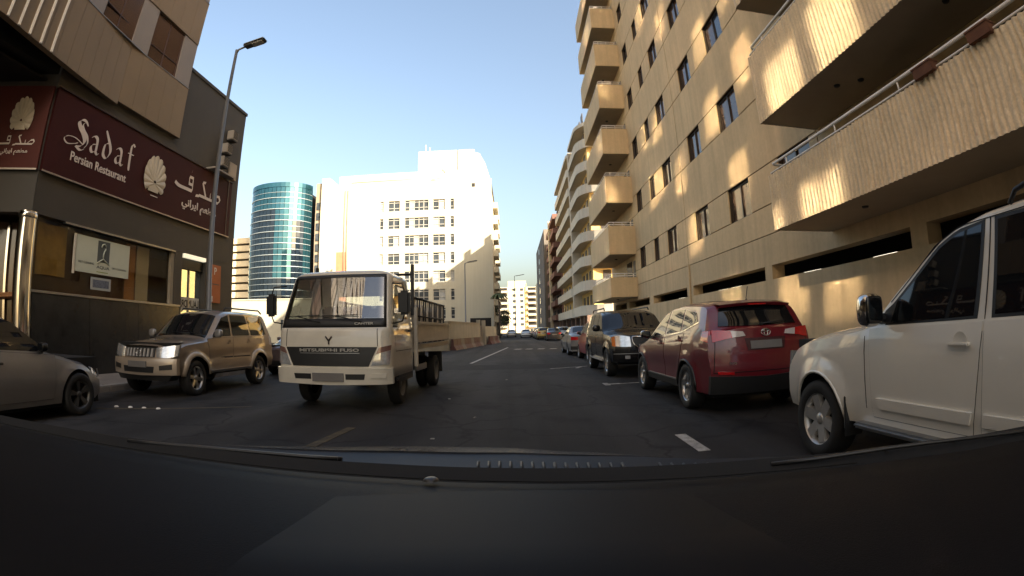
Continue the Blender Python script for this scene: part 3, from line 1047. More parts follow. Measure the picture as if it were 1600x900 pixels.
arabic(sg, (XS, 13.08, 5.92), U, .75, letter_w)
text_part('lettering', '\uFEF2\uFEE7\uFE8D\uFEAE\uFEF3\uFE8D \uFEE2\uFECC\uFEC4\uFEE3', letter_w, sg, (XS + .006, 13.62, 5.38), U, V_, width=2.2, height=.40, bold=.02, depth=.012)
# corner sign on the chamfer
sc2 = thing('corner_sign', 'short maroon sign with shell and Arabic on the chamfered corner', 'sign', (XL - 1, 6.8, 5), world=True)
wpart('board', chamf(MB(), .03, dl, 4.98, 7.12, .003, .10), sign_red2, sc2)
wpart('bottom_trim', chamf(MB(), .03, dl, 4.945, 4.985, .101, .13), M('trim_grey', (.33, .29, .26)), sc2)
Uc = tuple(-dv)
def cpt(s_, d, z):
    return (cx0 + dv.x * s_ + nv.x * d, cy0 + dv.y * s_ + nv.y * d, z)
shell(sc2, cpt(.78, .104, 5.92), Uc, V_, .80, .90, letter_g)
arabic(sc2, cpt(1.42, .104, 5.52), Uc, .30, letter_w)
text_part('lettering', '\uFEF2\uFEE7\uFE8D\uFEAE\uFEF3\uFE8D \uFEE2\uFECC\uFEC4\uFEE3', letter_w, sc2, cpt(1.26, .112, 5.30), Uc, V_, width=.86, height=.17, bold=.02, depth=.012)

# poster in the window
po = thing('window_poster', 'pale hanger poster hung in the brown shop window', 'poster', (XL - .05, 10.2, 2.8), world=True)
wpart('sheet', MB().box(XL - .06, XL - .045, 9.14, 11.36, 2.79, 3.74), poster_w, po)
wpart('side_edge', MB().box(XL - .062, XL - .03, 9.04, 9.11, 2.72, 3.74), M('edge_white', (.6, .56, .48), .6, var=0), po)
wpart('dark_square', MB().box(XL - .044, XL - .04, 9.98, 10.48, 3.12, 3.70), print_g, po)
hk = MB()
pts = [(10.13, 3.52), (10.16, 3.60), (10.24, 3.63), (10.31, 3.58), (10.31, 3.50), (10.25, 3.42), (10.22, 3.34), (10.22, 3.24)]
hk.tube([(XL - .034, y, z) for y, z in pts], .022, 6)
hk.tube([(XL - .034, 9.98, 3.08), (XL - .034, 10.22, 3.22), (XL - .034, 10.48, 3.08)], .02, 6)
wpart('hanger_print', hk, poster_w, po)
text_part('lettering', 'AQUA', print_g, po, (XL - .042, 9.97, 2.93), U, V_, width=.54, height=.10, bold=.01, depth=.004)
text_part('lettering', 'WET CLEANING', print_g, po, (XL - .042, 9.24, 3.02), U, V_, width=.62, height=.06, depth=.004)
text_part('lettering', 'DRY CLEANING', print_g, po, (XL - .042, 10.62, 2.99), U, V_, width=.62, height=.05, depth=.004)
wpart('green_line', MB().box(XL - .044, XL - .041, 9.98, 10.46, 2.845, 2.865), M('print_green', (.22, .28, .06), .7, var=0), po)
p2 = thing('notice_card', 'small blue notice card below the hanger poster', 'poster', (XL - .05, 10.2, 2.4), world=True)
wpart('sheet', MB().box(XL - .06, XL - .045, 9.78, 10.6, 2.37, 2.70), M('card_white', (.34, .36, .36), .6, var=.1), p2)
wpart('print', MB().box(XL - .044, XL - .041, 9.86, 10.52, 2.43, 2.64), M('card_blue', (.10, .12, .17), .6, var=.5, vs=20, world=True), p2)
# laundry lettering on the door glass (mirrored in the photograph)
ls = thing('laundry_sign', 'white laundry sticker panel with black mirrored letters on the glass door', 'sign', (XL - .2, 14.8, 2.2), world=True)
wpart('sheet', MB().box(XL - .235, XL - .225, 14.10, 15.46, 2.05, 2.50), M('sticker_white', (.55, .55, .5), .6, var=.05), ls)
lt = text_part('lettering', 'LAUNDRY', print_g, ls, (XL - .222, 15.42, 2.14), (0, -1, 0), V_, width=1.26, height=.27, bold=.03, depth=.004)
lt.data.materials[0] = black_pl
# orange parking sign
ob = thing('parking_sign', 'orange parking sign panel with pale P on the dark pier', 'sign', (XL + .05, 16.1, 2.4), world=True)
wpart('panel', MB().cbox((XL + .06, 16.08, 3.08), (.06, .76, 1.4), ch=.01), M('sign_orange', (.34, .075, .018), .5, var=.1), ob)
text_part('lettering', 'P', letter_w, ob, (XL + .095, 15.98, 3.42), U, V_, width=.17, height=.26, bold=.02, depth=.006)
wpart('pale_tab', MB().box(XL + .091, XL + .10, 15.76, 15.9, 2.42, 2.62), letter_w, ob)
wpart('dark_line', MB().box(XL + .091, XL + .098, 15.85, 16.35, 3.05, 3.08), print_g, ob)

# ------------------------------------------------------------------ street lamps
def street_lamp(x, y, h, label, head=1.1, dirx=1, r0=.095, group='street lamps'):
    t = thing('street_lamp', label, 'street lamp', (x, y, .1), world=True, group=group)
    wpart('pole', MB().tube([(x, y, .1), (x, y, .9), (x, y, .92), (x, y, h)], [r0 * 1.25, r0 * 1.25, r0, r0 * .55], 12), pole_m, t)
    wpart('base_plate', MB().lathe([(0, .17), (.2, .17), (.22, .1), (.22, .08)], 16, 'Z', (x, y, 0)), pole_m, t)
    wpart('arm', MB().tube([(x, y, h - .15), (x + dirx * .08, y, h), (x + dirx * .3, y + .05, h + .10)], .035, 8), pole_m, t)
    hb = MB()
    hx = x + dirx * (.25 + head * .5)
    rot = Matrix.Rotation(R(-9) * dirx, 3, 'Y')
    hb.cbox((hx, y + .05, h + .17), (head, .34, .11), rot, ch=.045)
    hd = wpart('lamp_head', hb, M('lamp_head_grey', (.10, .10, .10), .45, .3, var=.1), t)
    wpart('lens', MB().cbox((hx + dirx * .12, y + .05, h + .125), (head * .5, .26, .03), rot, ch=.012), M('lamp_lens', (.45, .45, .42), .2, var=0), hd)
    return t
street_lamp(-8.85, 12.70, 10.45, 'tall grey street lamp in front of the maroon restaurant sign', head=.80, dirx=1)
street_lamp(-5.0, 53.0, 8.6, 'street lamp standing against the shaded part of the white block', head=1.1, dirx=1, r0=.09)
street_lamp(-1.0, 120, 11, 'distant street lamp above the road, lower of two', head=2.0, dirx=1, r0=.11)
street_lamp(.6, 112, 13.5, 'distant street lamp above the road, higher of two', head=2.0, dirx=1, r0=.11)
# ------------------------------------------------------------------ white office block across the junction
YW = 88.0
wb = thing('white_office_block', 'sunlit white office block with grey window groups and rooftop penthouse', 'building', (-18, YW, 0), world=True)
XW0, XW1 = -33.2, -3.3
GR = [(-24.05, -23.4, 1), (-22.45, -20.3, 2), (-19.3, -14.9, 5), (-14.05, -11.85, 2), (-10.85, -10.2, 1)]
ROWT = [25.4 - 3.3 * k for k in range(8)]
WHH = 2.0
def ww(name, mb, m, root=None):
    return wpart(name, mb, m, root or wb)
mb = MB()
edges = [XW0] + [v for g in GR for v in g[:2]] + [XW1]
zc = 29.0
for k, zt in enumerate(ROWT):
    mb.box(XW0, XW1, YW, YW + .5, zt, zc)
    for i in range(0, len(edges), 2):
        mb.box(edges[i], edges[i + 1], YW, YW + .5, zt - WHH, zt)
    zc = zt - WHH
mb.box(XW0, XW1, YW, YW + .5, 0, zc)
ww('front_wall', mb, white_b)
ww('side_wall', MB().box(XW1 - .4, XW1, YW + .5, 118, 0, 26.5), cream)
ww('side_wall', MB().box(XW0, XW0 + .4, YW + .5, 118, 0, 29), cream)
ww('core', MB().box(XW0 + .5, XW1 - .5, YW + 1.2, 117, 0, 28.5), dark_in)
ww('roof', MB().box(XW0, XW1 - .42, YW + .5, 118, 28.5, 29.0), white_b)
ww('parapet', MB().box(XW0, -9, YW + 2.2, YW + 2.5, 29, 31.6), white_b)
ww('penthouse', MB().box(-17.5, -6.6, YW + 3, 108, 29, 36.0), white_b)
ww('penthouse', MB().prism([(-6.6, 29), (-3.35, 29), (-4.6, 33.2), (-5.6, 35.2), (-6.6, 35.5)], 'Y', YW + 3.2, 108), white_b)
ww('roof_rail', MB().tube([(-30, YW + .2, 29.5), (-12.5, YW + .2, 29.5)], .07, 6), dullmetal)
for x in (-29, -25.5, -22, -19, -16, -13):
    ww('roof_post', MB().tube([(x, YW + .2, 29), (x, YW + .2, 29.5)], .05, 6), dullmetal)
ww('penthouse_groove', MB().box(-9.9, -9.7, YW + 2.93, YW + 3.0, 31.5, 36.0), dullmetal)
ww('antenna', MB().tube([(-16.2, YW + 3.6, 36), (-16.2, YW + 3.6, 37.6)], .06, 6), rail_w)
ww('antenna', MB().tube([(-15.4, YW + 3.6, 36), (-15.4, YW + 3.6, 37.0)], .05, 6), rail_w)
ww('roof_hatch', MB().box(-8.6, -6.9, YW + 4, YW + 6, 36, 36.5), dullmetal)
dsh = MB(); dsh.lathe([(0, .0), (.35, -.05), (.65, -.22), (.8, -.4)], 16, 'Y', (-12.6, YW + .6, 30.4))
dsh.tube([(-12.6, YW + .6, 29), (-12.6, YW + .6, 30.4)], .05, 6)
ww('satellite_dish', dsh, rail_w)
ww('small_vent', MB().box(-6.9, -6.3, YW - .03, YW + .1, 27.5, 28.2), black_pl)
for x in (-31.0, -30.45):
    ww('downpipe', MB().tube([(x, YW - .1, 12), (x, YW - .1, 28)], .12, 6), M('pipe_tan', (.30, .23, .16), .7, var=.1))
ww('brick_panel', MB().box(-32.5, -30.5, YW - .06, YW, 6, 16.2), brickm)
frame_far = M('far_frame', (.40, .38, .33), .6, var=.05)
for k, zt in enumerate(ROWT):
    for gi, (a, b, n) in enumerate(GR):
        fr = MB()
        y0, y1 = YW + .14, YW + .22
        zb = zt - WHH
        fr.box(a, b, y0, y1, zt - .08, zt); fr.box(a, b, y0, y1, zb, zb + .08)
        fr.box(a, b, y0, y1, zt - .40, zt - .31); fr.box(a, b, y0, y1, zb + .58, zb + .67)
        for q in range(n + 1):
            x = a + (b - a) * q / n
            h = .04 if q in (0, n) else .05
            fr.box(max(a, x - h), min(b, x + h), y0, y1, zb + .08, zt - .08)
        wn = ww('window', fr, frame_far)
        for q in range(n):
            xa = a + (b - a) * q / n; xb = a + (b - a) * (q + 1) / n
            rnd = random.Random(k * 31 + gi * 7 + q)
            mt = pane_far if rnd.random() < .8 else M('far_blind', (.30, .30, .28), .6, var=.1)
            wpart('pane', MB().box(xa, xb, YW + .24, YW + .27, zb, zt), mt, wn)
# street-side balconies of the white block
for k in range(8):
    z = 2.9 + k * 3.1
    for y in (93, 103):
        ww('side_balcony', MB().box(XW1, XW1 + .9, y, y + 6, z, z + 1.1), white_b)
ww('ground_opening', MB().box(-7.5, -3.8, YW - .02, YW + .1, 1.0, 3.6), dark_in)

# low white building in front of it, at the side street
lw = thing('low_white_building', 'low sunlit white building between the corner podium and the truck', 'building', (-40, 62, 0), world=True)
wpart('wall', MB().box(-60, -24, 60, 70, 0, 5.6), white_b, lw)
wpart('parapet_cap', MB().box(-60.1, -23.9, 59.9, 70.1, 5.6, 5.75), white_b, lw)
for x in (-50, -45, -40, -35, -30):
    wpart('window', MB().box(x, x + 1.8, 59.95, 60.0, 1.6, 3.0), pane_far, lw)

# compound wall with red and white barriers in front
wallm = M('compound_render', (.27, .235, .17), .85, var=.12, vs=.8, world=True, streak=.15)
cw = thing('compound_wall', 'cream compound wall along the street in front of the white block', 'wall', (-3, 44, 0), world=True)
def along(mb, p0, p1, t, z0, z1):
    d = (Vector((*p1, 0)) - Vector((*p0, 0))).normalized(); n = Vector((-d.y, d.x, 0)) * t / 2
    a, b = Vector((*p0, 0)), Vector((*p1, 0))
    q = [a - n, a + n, b + n, b - n]
    return mb.add([(p.x, p.y, z0) for p in q] + [(p.x, p.y, z1) for p in q], [(3, 2, 1, 0), (4, 5, 6, 7), (0, 1, 5, 4), (1, 2, 6, 5), (2, 3, 7, 6), (3, 0, 4, 7)])
WALLP = [(-12.0, 31.0), (-4.55, 33.9), (-3.1, 45.0)]
wpart('wall_length', along(MB(), WALLP[0], WALLP[1], .25, 0, 1.95), wallm, cw)
wpart('wall_length', along(MB(), WALLP[1], WALLP[2], .25, 0, 1.95), wallm, cw)
wpart('wall_length', along(MB(), (-2.75, 47.2), (-1.95, 55.0), .25, 0, 1.75), wallm, cw)
wpart('gate_post', MB().box(-3.3, -2.95, 44.9, 45.3, 0, 2.3), wallm, cw)
wpart('gate_post', MB().box(-2.95, -2.6, 46.9, 47.3, 0, 2.3), wallm, cw)
wpart('gate', MB().box(-3.05, -2.95, 45.3, 46.9, .1, 1.8), M('gate_dark', (.05, .04, .035), .6, var=.2), cw)
wpart('wall_cap', along(MB(), WALLP[1], WALLP[2], .33, 1.951, 2.03), wallm, cw)
bar = MB()
bar.prism([(-.28, 0), (.28, 0), (.2, .18), (.10, .32), (.07, .78), (-.07, .78), (-.10, .32), (-.2, .18)], 'Y', -.55, .55)
me_r = bar.mesh('barrier', barrier_r)
me_w = bar.mesh('barrier', barrier_w)
nb = 0
for (p0, p1, n) in (((-4.2, 34.3), (-2.85, 44.6), 9), ((-2.3, 47.6), (-1.6, 54.6), 6)):
    for k in range(n):
        t = (k + .5) / n
        x = p0[0] + (p1[0] - p0[0]) * t; y = p0[1] + (p1[1] - p0[1]) * t
        o = bpy.data.objects.new('road_barrier', me_r if nb % 3 < 2 else me_w)
        C.objects.link(o)
        o.location = (x, y, .001)
        o.rotation_euler = (0, 0, math.atan2(-(p1[0] - p0[0]), p1[1] - p0[1]))
        tag(o, '%s low %s barrier, counted from the truck, along the compound wall' % (ORD[nb], 'red' if nb % 3 < 2 else 'pale'), 'barrier', 'barriers along the compound wall')
        nb += 1

# ------------------------------------------------------------------ blue glass tower and its neighbours
YG = 125.0
gt = thing('glass_tower', 'rounded blue glass tower with pale floor bands', 'building', (-64, YG, 0), world=True)
gx, gr_, gh = -65.0, 9.7, 41.0
glass_b = M('tower_blue_glass', (.035, .115, .145), .05, .7, var=.25, vs=.25, world=True, spec=1.)
glass_k = M('tower_dark_glass', (.010, .018, .028), .06, .2, var=.3, vs=.4, world=True, spec=.8)
band_w = M('tower_band', (.30, .34, .35), .35, .3, var=0)
NS = 22
def garc(k, n=NS):
    a = math.pi * (1.02 + .96 * k / n)
    return gx + gr_ * math.cos(a), YG + 4 + gr_ * .75 * math.sin(a)
rnd = random.Random(5)
nfl = 13
fh = gh / nfl
for f in range(nfl):
    for k in range(NS):
        (xa, ya), (xb, yb) = garc(k), garc(k + 1)
        u = k / NS
        # darker panes in the middle and right, blue elsewhere
        darkc = (.20 < u < .52 and f < nfl - 2) or (.70 < u < .82 and f < nfl - 3) or (u > .52 and f < 5 and u < .8)
        tz = rnd.gauss(0, .012)
        z0, z1 = f * fh + .14, (f + 1) * fh
        j = rnd.uniform(-.05, .05)
        ex, ey = (xb - xa) * .035, (yb - ya) * .035
        xa, ya, xb, yb = xa + ex, ya + ey, xb - ex, yb - ey
        wpart('glass_pane', MB().add([(xa, ya + j, z0), (xb, yb + j, z0), (xb, yb + j + tz, z1), (xa, ya + j + tz, z1)], [(0, 1, 2, 3)]), glass_k if darkc else glass_b, gt)
    b, b2 = MB(), MB()
    for k in range(NS):
        (xa, ya), (xb, yb) = garc(k), garc(k + 1)
        b.add([(xa, ya - .25, f * fh), (xb, yb - .25, f * fh), (xb, yb - .25, f * fh + .16), (xa, ya - .25, f * fh + .16), (xa, ya + .3, f * fh), (xb, yb + .3, f * fh), (xb, yb + .3, f * fh + .16), (xa, ya + .3, f * fh + .16)],
              [(0, 1, 2, 3), (3, 2, 6, 7), (0, 4, 5, 1)])
    for k in range(NS):
        (xa, ya), (xb, yb) = garc(k), garc(k + 1)
        zz = (f + .5) * fh
        b2.add([(xa, ya - .15, zz), (xb, yb - .15, zz), (xb, yb - .15, zz + .09), (xa, ya - .15, zz + .09)], [(0, 1, 2, 3)])
    wpart('floor_band', b, band_w, gt)
    wpart('transom_band', b2, band_w, gt)
mb = MB()
for k in range(NS):
    (xa, ya), (xb, yb) = garc(k), garc(k + 1)
    mb.add([(xa, ya - .2, gh), (xb, yb - .2, gh), (xb, yb - .2, gh + 1.3), (xa, ya - .2, gh + 1.3)], [(0, 1, 2, 3)])
    mb.add([(xa, ya, gh + .1), (xb, yb, gh + .1), (gx, YG + 6, gh + .1)], [(0, 1, 2)])
wpart('crown', mb, glass_b, gt)
wpart('core', MB().box(gx - gr_ + 1.6, gx + gr_ - 1.6, YG + 1.5, YG + 16, 0, gh), dark_in, gt)
wpart('roof_sign', MB().box(gx - 2.5, gx + 3.5, YG + 4, YG + 4.3, gh, gh + 3.2), rail_w, gt)

bt = thing('cream_tower', 'cream tower block with dark vertical window strips beside the glass tower', 'building', (-50, 128, 0), world=True)
wpart('front', MB().box(-53.6, -51.6, 127, 145, 0, 42.5), M('tan_dark', (.25, .20, .14), .8, var=.1), bt)
wpart('pier', MB().box(-51.6, -49.2, 126, 145, 0, 43.5), white_b, bt)
wpart('body', MB().prism([(-49.2, 0), (-44.6, 0), (-44.6, 36), (-49.2, 42.5)], 'Y', 127.5, 145), cream, bt)
for k in range(12):
    z = 3 + k * 2.9
    wpart('window', MB().box(-47.4, -46.3, 127.3, 127.49, z, z + 2.0), pane_far, bt)
    wpart('window', MB().box(-44.62, -44.5, 130, 133, z, z + 2.0), pane_far, bt)
    wpart('window', MB().box(-53.2, -52.0, 126.8, 126.99, z, z + 2.0), pane_far, bt)

sb = thing('slatted_block', 'cream block with dark open storeys at the podium edge', 'building', (-86, 140, 0), world=True)
for k in range(13):
    z = k * 2.45
    wpart('parapet', MB().box(-100, -79.5, 140, 141, z, z + 1.75), cream, sb)
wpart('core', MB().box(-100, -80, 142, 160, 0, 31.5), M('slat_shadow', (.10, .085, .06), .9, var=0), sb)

# ------------------------------------------------------------------ yellow block with rounded white balconies
yb = thing('yellow_balcony_block', 'yellow block with rounded white balconies past the beige apartments', 'building', (9, 66, 0), world=True)
XY = 8.0
wpart('body', MB().box(XY + 1.1, XY + 18, 54.8, 88, 0, 24.6), yellowb, yb)
def rounded_front(y0, y1, x0, xb, r, n=8):
    """plan outline from the near end wall round the corner and along the street to the far end"""
    pts = [(xb, y0)]
    for k in range(n + 1):
        a = math.pi / 2 * k / n
        pts.append((x0 + r - r * math.sin(a), y0 + r * .9 - r * .9 * math.cos(a)))
    pts.append((x0, y1))
    return pts
FLY = 2.78
for f in range(9):
    z = 2.75 + f * FLY
    segs = [(53.2, 64.0, 4.6), (66.0, 86.5, 1.0)]
    for si, (y0, y1, r) in enumerate(segs):
        pts = rounded_front(y0, y1, XY, XY + 3.2 + (3 if si == 0 else 0), r)
        mb = MB()
        h = 1.12 if f < 8 else .45
        for (a, b) in zip(pts[:-1], pts[1:]):
            along(mb, a, b, .14, z, z + h)
        poly = pts + [(XY + 6, y1), (XY + 6, y0)]
        mb.prism(poly, 'Z', z, z + .16)
        wpart('balcony', mb, balc_w, yb)
    for y in (56.2, 58.8, 61.5, 69, 73, 77, 81, 85):
        wpart('window', MB().box(XY + 1.02, XY + 1.12, y, y + 1.3, z + .3, z + 2.3), brownframe, yb)
    for x in (10.2, 12.0):
        wpart('window', MB().box(x, x + .9, 54.72, 54.82, z + .5, z + 2.2), brownframe, yb)
wpart('fin_wall', MB().box(XY - .05, XY + 1.6, 64.3, 64.9, 2.7, 25), balc_w, yb)
wpart('ground_arcade', MB().box(XY + .9, XY + 1.09, 55, 88, 0, 2.7), dark_in, yb)
for y in (54.5, 57, 60, 65, 70, 76, 82, 87):
    wpart('arcade_column', MB().box(XY + .2, XY + .7, y, y + .5, 0, 2.75), M('arcade_brown', (.16, .10, .07), .8, var=.1), yb)

# red-brown block
rb = thing('red_brown_block', 'red-brown block with shadowed balconies beyond the yellow building', 'building', (9, 104, 0), world=True)
wpart('body', MB().box(9.3, 26, 92, 117, 0, 23.0), redbrown, rb)
for f in range(8):
    z = 3 + f * 2.75
    wpart('balcony', MB().box(8.0, 9.3, 93, 103, z, z + .95), redbrown, rb)
    wpart('balcony', MB().box(8.3, 9.3, 105, 116, z, z + .95), redbrown, rb)
    wpart('window', MB().box(9.2, 9.31, 94, 97, z + .2, z + 2.2), dark_in, rb)
    wpart('window', MB().box(9.2, 9.31, 99, 102, z + .2, z + 2.2), dark_in, rb)
    wpart('window', MB().box(9.2, 9.31, 107, 113, z + .2, z + 2.2), dark_in, rb)
    wpart('window', MB().box(10.5, 11.5, 91.9, 92.01, z + .3, z + 2.0), dark_in, rb)
wpart('corner_pier', MB().box(7.9, 8.4, 103.2, 104.6, 0, 24), cream, rb)
# grey slab block
gb = thing('grey_slab_block', 'plain grey-brown slab block near the end of the street', 'building', (10, 135, 0), world=True)
wpart('body', MB().box(8.0, 26, 119, 158, 0, 25.5), greyb, gb)
wpart('recess', MB().box(7.95, 8.02, 119.6, 121.5, 0, 25), dark_in, gb)
for k in range(8):
    wpart('window', MB().box(7.96, 8.01, 140, 143, 3 + k * 2.8, 4.6 + k * 2.8), pane_far, gb)
wpart('sidewall', MB().box(9.5, 26, 160, 200, 0, 19), cream, gb)

# building that closes the street
eb = thing('far_cream_block', 'pale block of flats closing the far end of the street', 'building', (2, 245, 0), world=True)
wpart('body', MB().box(-9, 14, 245, 262, 0, 22.5), cream, eb)
for f in range(7):
    z = 2.6 + f * 2.85
    for (a, b) in ((-7.5, -2.2), (7.6, 11.8)):
        wpart('balcony', MB().box(a, b, 243.2, 245, z, z + 1.0), white_b, eb)
        wpart('opening', MB().box(a + .2, b - .2, 244.8, 245.05, z + 1.1, z + 2.5), dark_in, eb)
    for x in (.2, 3.9):
        wpart('window', MB().box(x, x + 1.6, 244.85, 245.02, z + .9, z + 2.2), pane_far, eb)
wpart('stair_strip', MB().box(6.4, 7.2, 244.5, 245.2, 0, 24), yellowb, eb)
wpart('penthouse', MB().box(-2, 7, 250, 260, 22.5, 26), white_b, eb)
eb2 = thing('far_white_block', 'small white block behind the compound at the far left of the street', 'building', (-12, 190, 0), world=True)
wpart('body', MB().box(-22, -5.2, 190, 215, 0, 14), white_b, eb2)
wpart('parapet', MB().box(-22.2, -5.0, 189.8, 190.2, 14, 14.8), white_b, eb2)

# blocks behind the camera: they shade the street and show in paint and glass
bk = thing('rear_apartment_block', 'beige block behind the viewpoint seen only in reflections', 'building', (XF, -40, 0), world=True)
wpart('wall', MB().box(XF + .2, 26, -40, -9.3, 0, 25.6), beige, bk)
for f in range(7):
    for k in range(7):
        y = -38 + k * 4.0
        wpart('window', MB().box(XF + .12, XF + .21, y, y + 1.7, 4.6 + f * 3.3, 5.9 + f * 3.3), pane_brown, bk)
    wpart('balcony', MB().box(5.9, XF + .2, -34, -24, 3.2 + f * 3.3, 4.5 + f * 3.3), beige, bk)
# trees at the far left kerb and a palm beside the white block
def tree(x, y, h, r, label, n=700):
    t = thing('street_tree', label, 'tree', (x, y, 0), world=True, group='trees down the street')
    wpart('trunk', MB().tube([(x, y, 0), (x + .1, y, h * .35), (x, y + .1, h * .6)], [.16, .12, .07], 8), bark, t)
    br = MB()
    rnd = random.Random(int(x * 10 + y))
    for k in range(5):
        a = rnd.uniform(0, 6.28)
        br.tube([(x, y, h * .45), (x + math.cos(a) * r * .6, y + math.sin(a) * r * .6, h * .75)], [.06, .02], 5)
    wpart('limb', br, bark, t)
    cr = MB()
    cl = [(rnd.gauss(0, r * .45), rnd.gauss(0, r * .45), rnd.uniform(h * .5, h * .95), rnd.uniform(.25, .5) * r) for _ in range(16)]
    for k in range(n):
        c = rnd.choice(cl)
        d = Vector((rnd.gauss(0, 1), rnd.gauss(0, 1), rnd.gauss(0, .8))).normalized() * c[3] * rnd.random() ** .4
        p = Vector((x + c[0], y + c[1], c[2])) + d
        u = Vector((rnd.gauss(0, 1), rnd.gauss(0, 1), rnd.gauss(0, 1))).normalized(); v = u.orthogonal().normalized()
        s_ = rnd.uniform(.12, .24)
        cr.add([p - u * s_, p + v * s_ * .6, p + u * s_, p - v * s_ * .6], [(0, 1, 2, 3)])
    o = wpart('crown', cr, leaf, t)
tree(-3.6, 96, 6.0, 2.6, 'dark tree by the kerb just past the compound wall')
tree(-3.2, 108, 5.6, 2.6, 'middle dark tree along the shaded far kerb')
tree(-2.8, 122, 5.2, 2.4, 'farthest small dark tree on the shaded kerb')
pt = thing('palm_tree', 'slim palm tree beside the white block corner', 'tree', (-2.3, 84, 0), world=True)
wpart('trunk', MB().tube([(-2.3, 84, 0), (-2.2, 84, 4), (-2.25, 84, 7.4)], [.2, .15, .12], 8), bark, pt)
for k in range(14):
    a = k * 2.4
    f = MB()
    P = [Vector((-2.25 + math.cos(a) * q * 1.5, 84 + math.sin(a) * q * 1.5, 7.4 + .9 * q - 1.6 * q * q)) for q in (0, .25, .5, .75, 1.)]
    s_ = Vector((-math.sin(a), math.cos(a), 0))
    for p, q in zip(P[:-1], P[1:]):
        f.add([p - s_ * .2 - Vector((0, 0, .08)), p, q, q - s_ * .18 - Vector((0, 0, .08))], [(0, 1, 2, 3)])
        f.add([p + s_ * .2 - Vector((0, 0, .08)), p, q, q + s_ * .18 - Vector((0, 0, .08))], [(0, 1, 2, 3)])
    wpart('frond', f, leaf, pt)
# ------------------------------------------------------------------ vehicles
def smooth_tab(pts, L, sig):
    xs = np.arange(-1.0, L + 1.0, .01)
    px = np.array([p[0] for p in pts], float); py = np.array([p[1] for p in pts], float)
    ys = np.interp(xs, px, py)
    s0 = (py[1] - py[0]) / (px[1] - px[0]) * .5; s1 = 0.
    ys = np.where(xs < px[0], py[0] + s0 * (xs - px[0]), ys)
    ys = np.where(xs > px[-1], py[-1] + s1 * (xs - px[-1]), ys)
    if sig > 0:
        k = np.arange(-int(4 * sig / .01), int(4 * sig / .01) + 1) * .01
        g = np.exp(-.5 * (k / sig) ** 2); g /= g.sum()
        pad = len(k) // 2
        yp = np.concatenate([ys[0] + (np.arange(-pad, 0)) * (ys[1] - ys[0]), ys, ys[-1] + np.arange(1, pad + 1) * (ys[-1] - ys[-2])])
        ys = np.convolve(yp, g, 'valid')
    return lambda v: float(np.interp(v, xs, ys))

def chain(pts, t):
    """point at fraction t of a polyline"""
    if len(pts) == 1: return pts[0]
    d = [math.dist(a, b) for a, b in zip(pts[:-1], pts[1:])]
    tot = sum(d) or 1
    s_ = t * tot
    for a, b, l_ in zip(pts[:-1], pts[1:], d):
        if s_ <= l_ + 1e-9:
            q = s_ / l_ if l_ else 0
            return tuple(x + (y - x) * q for x, y in zip(a, b))
        s_ -= l_
    return pts[-1]

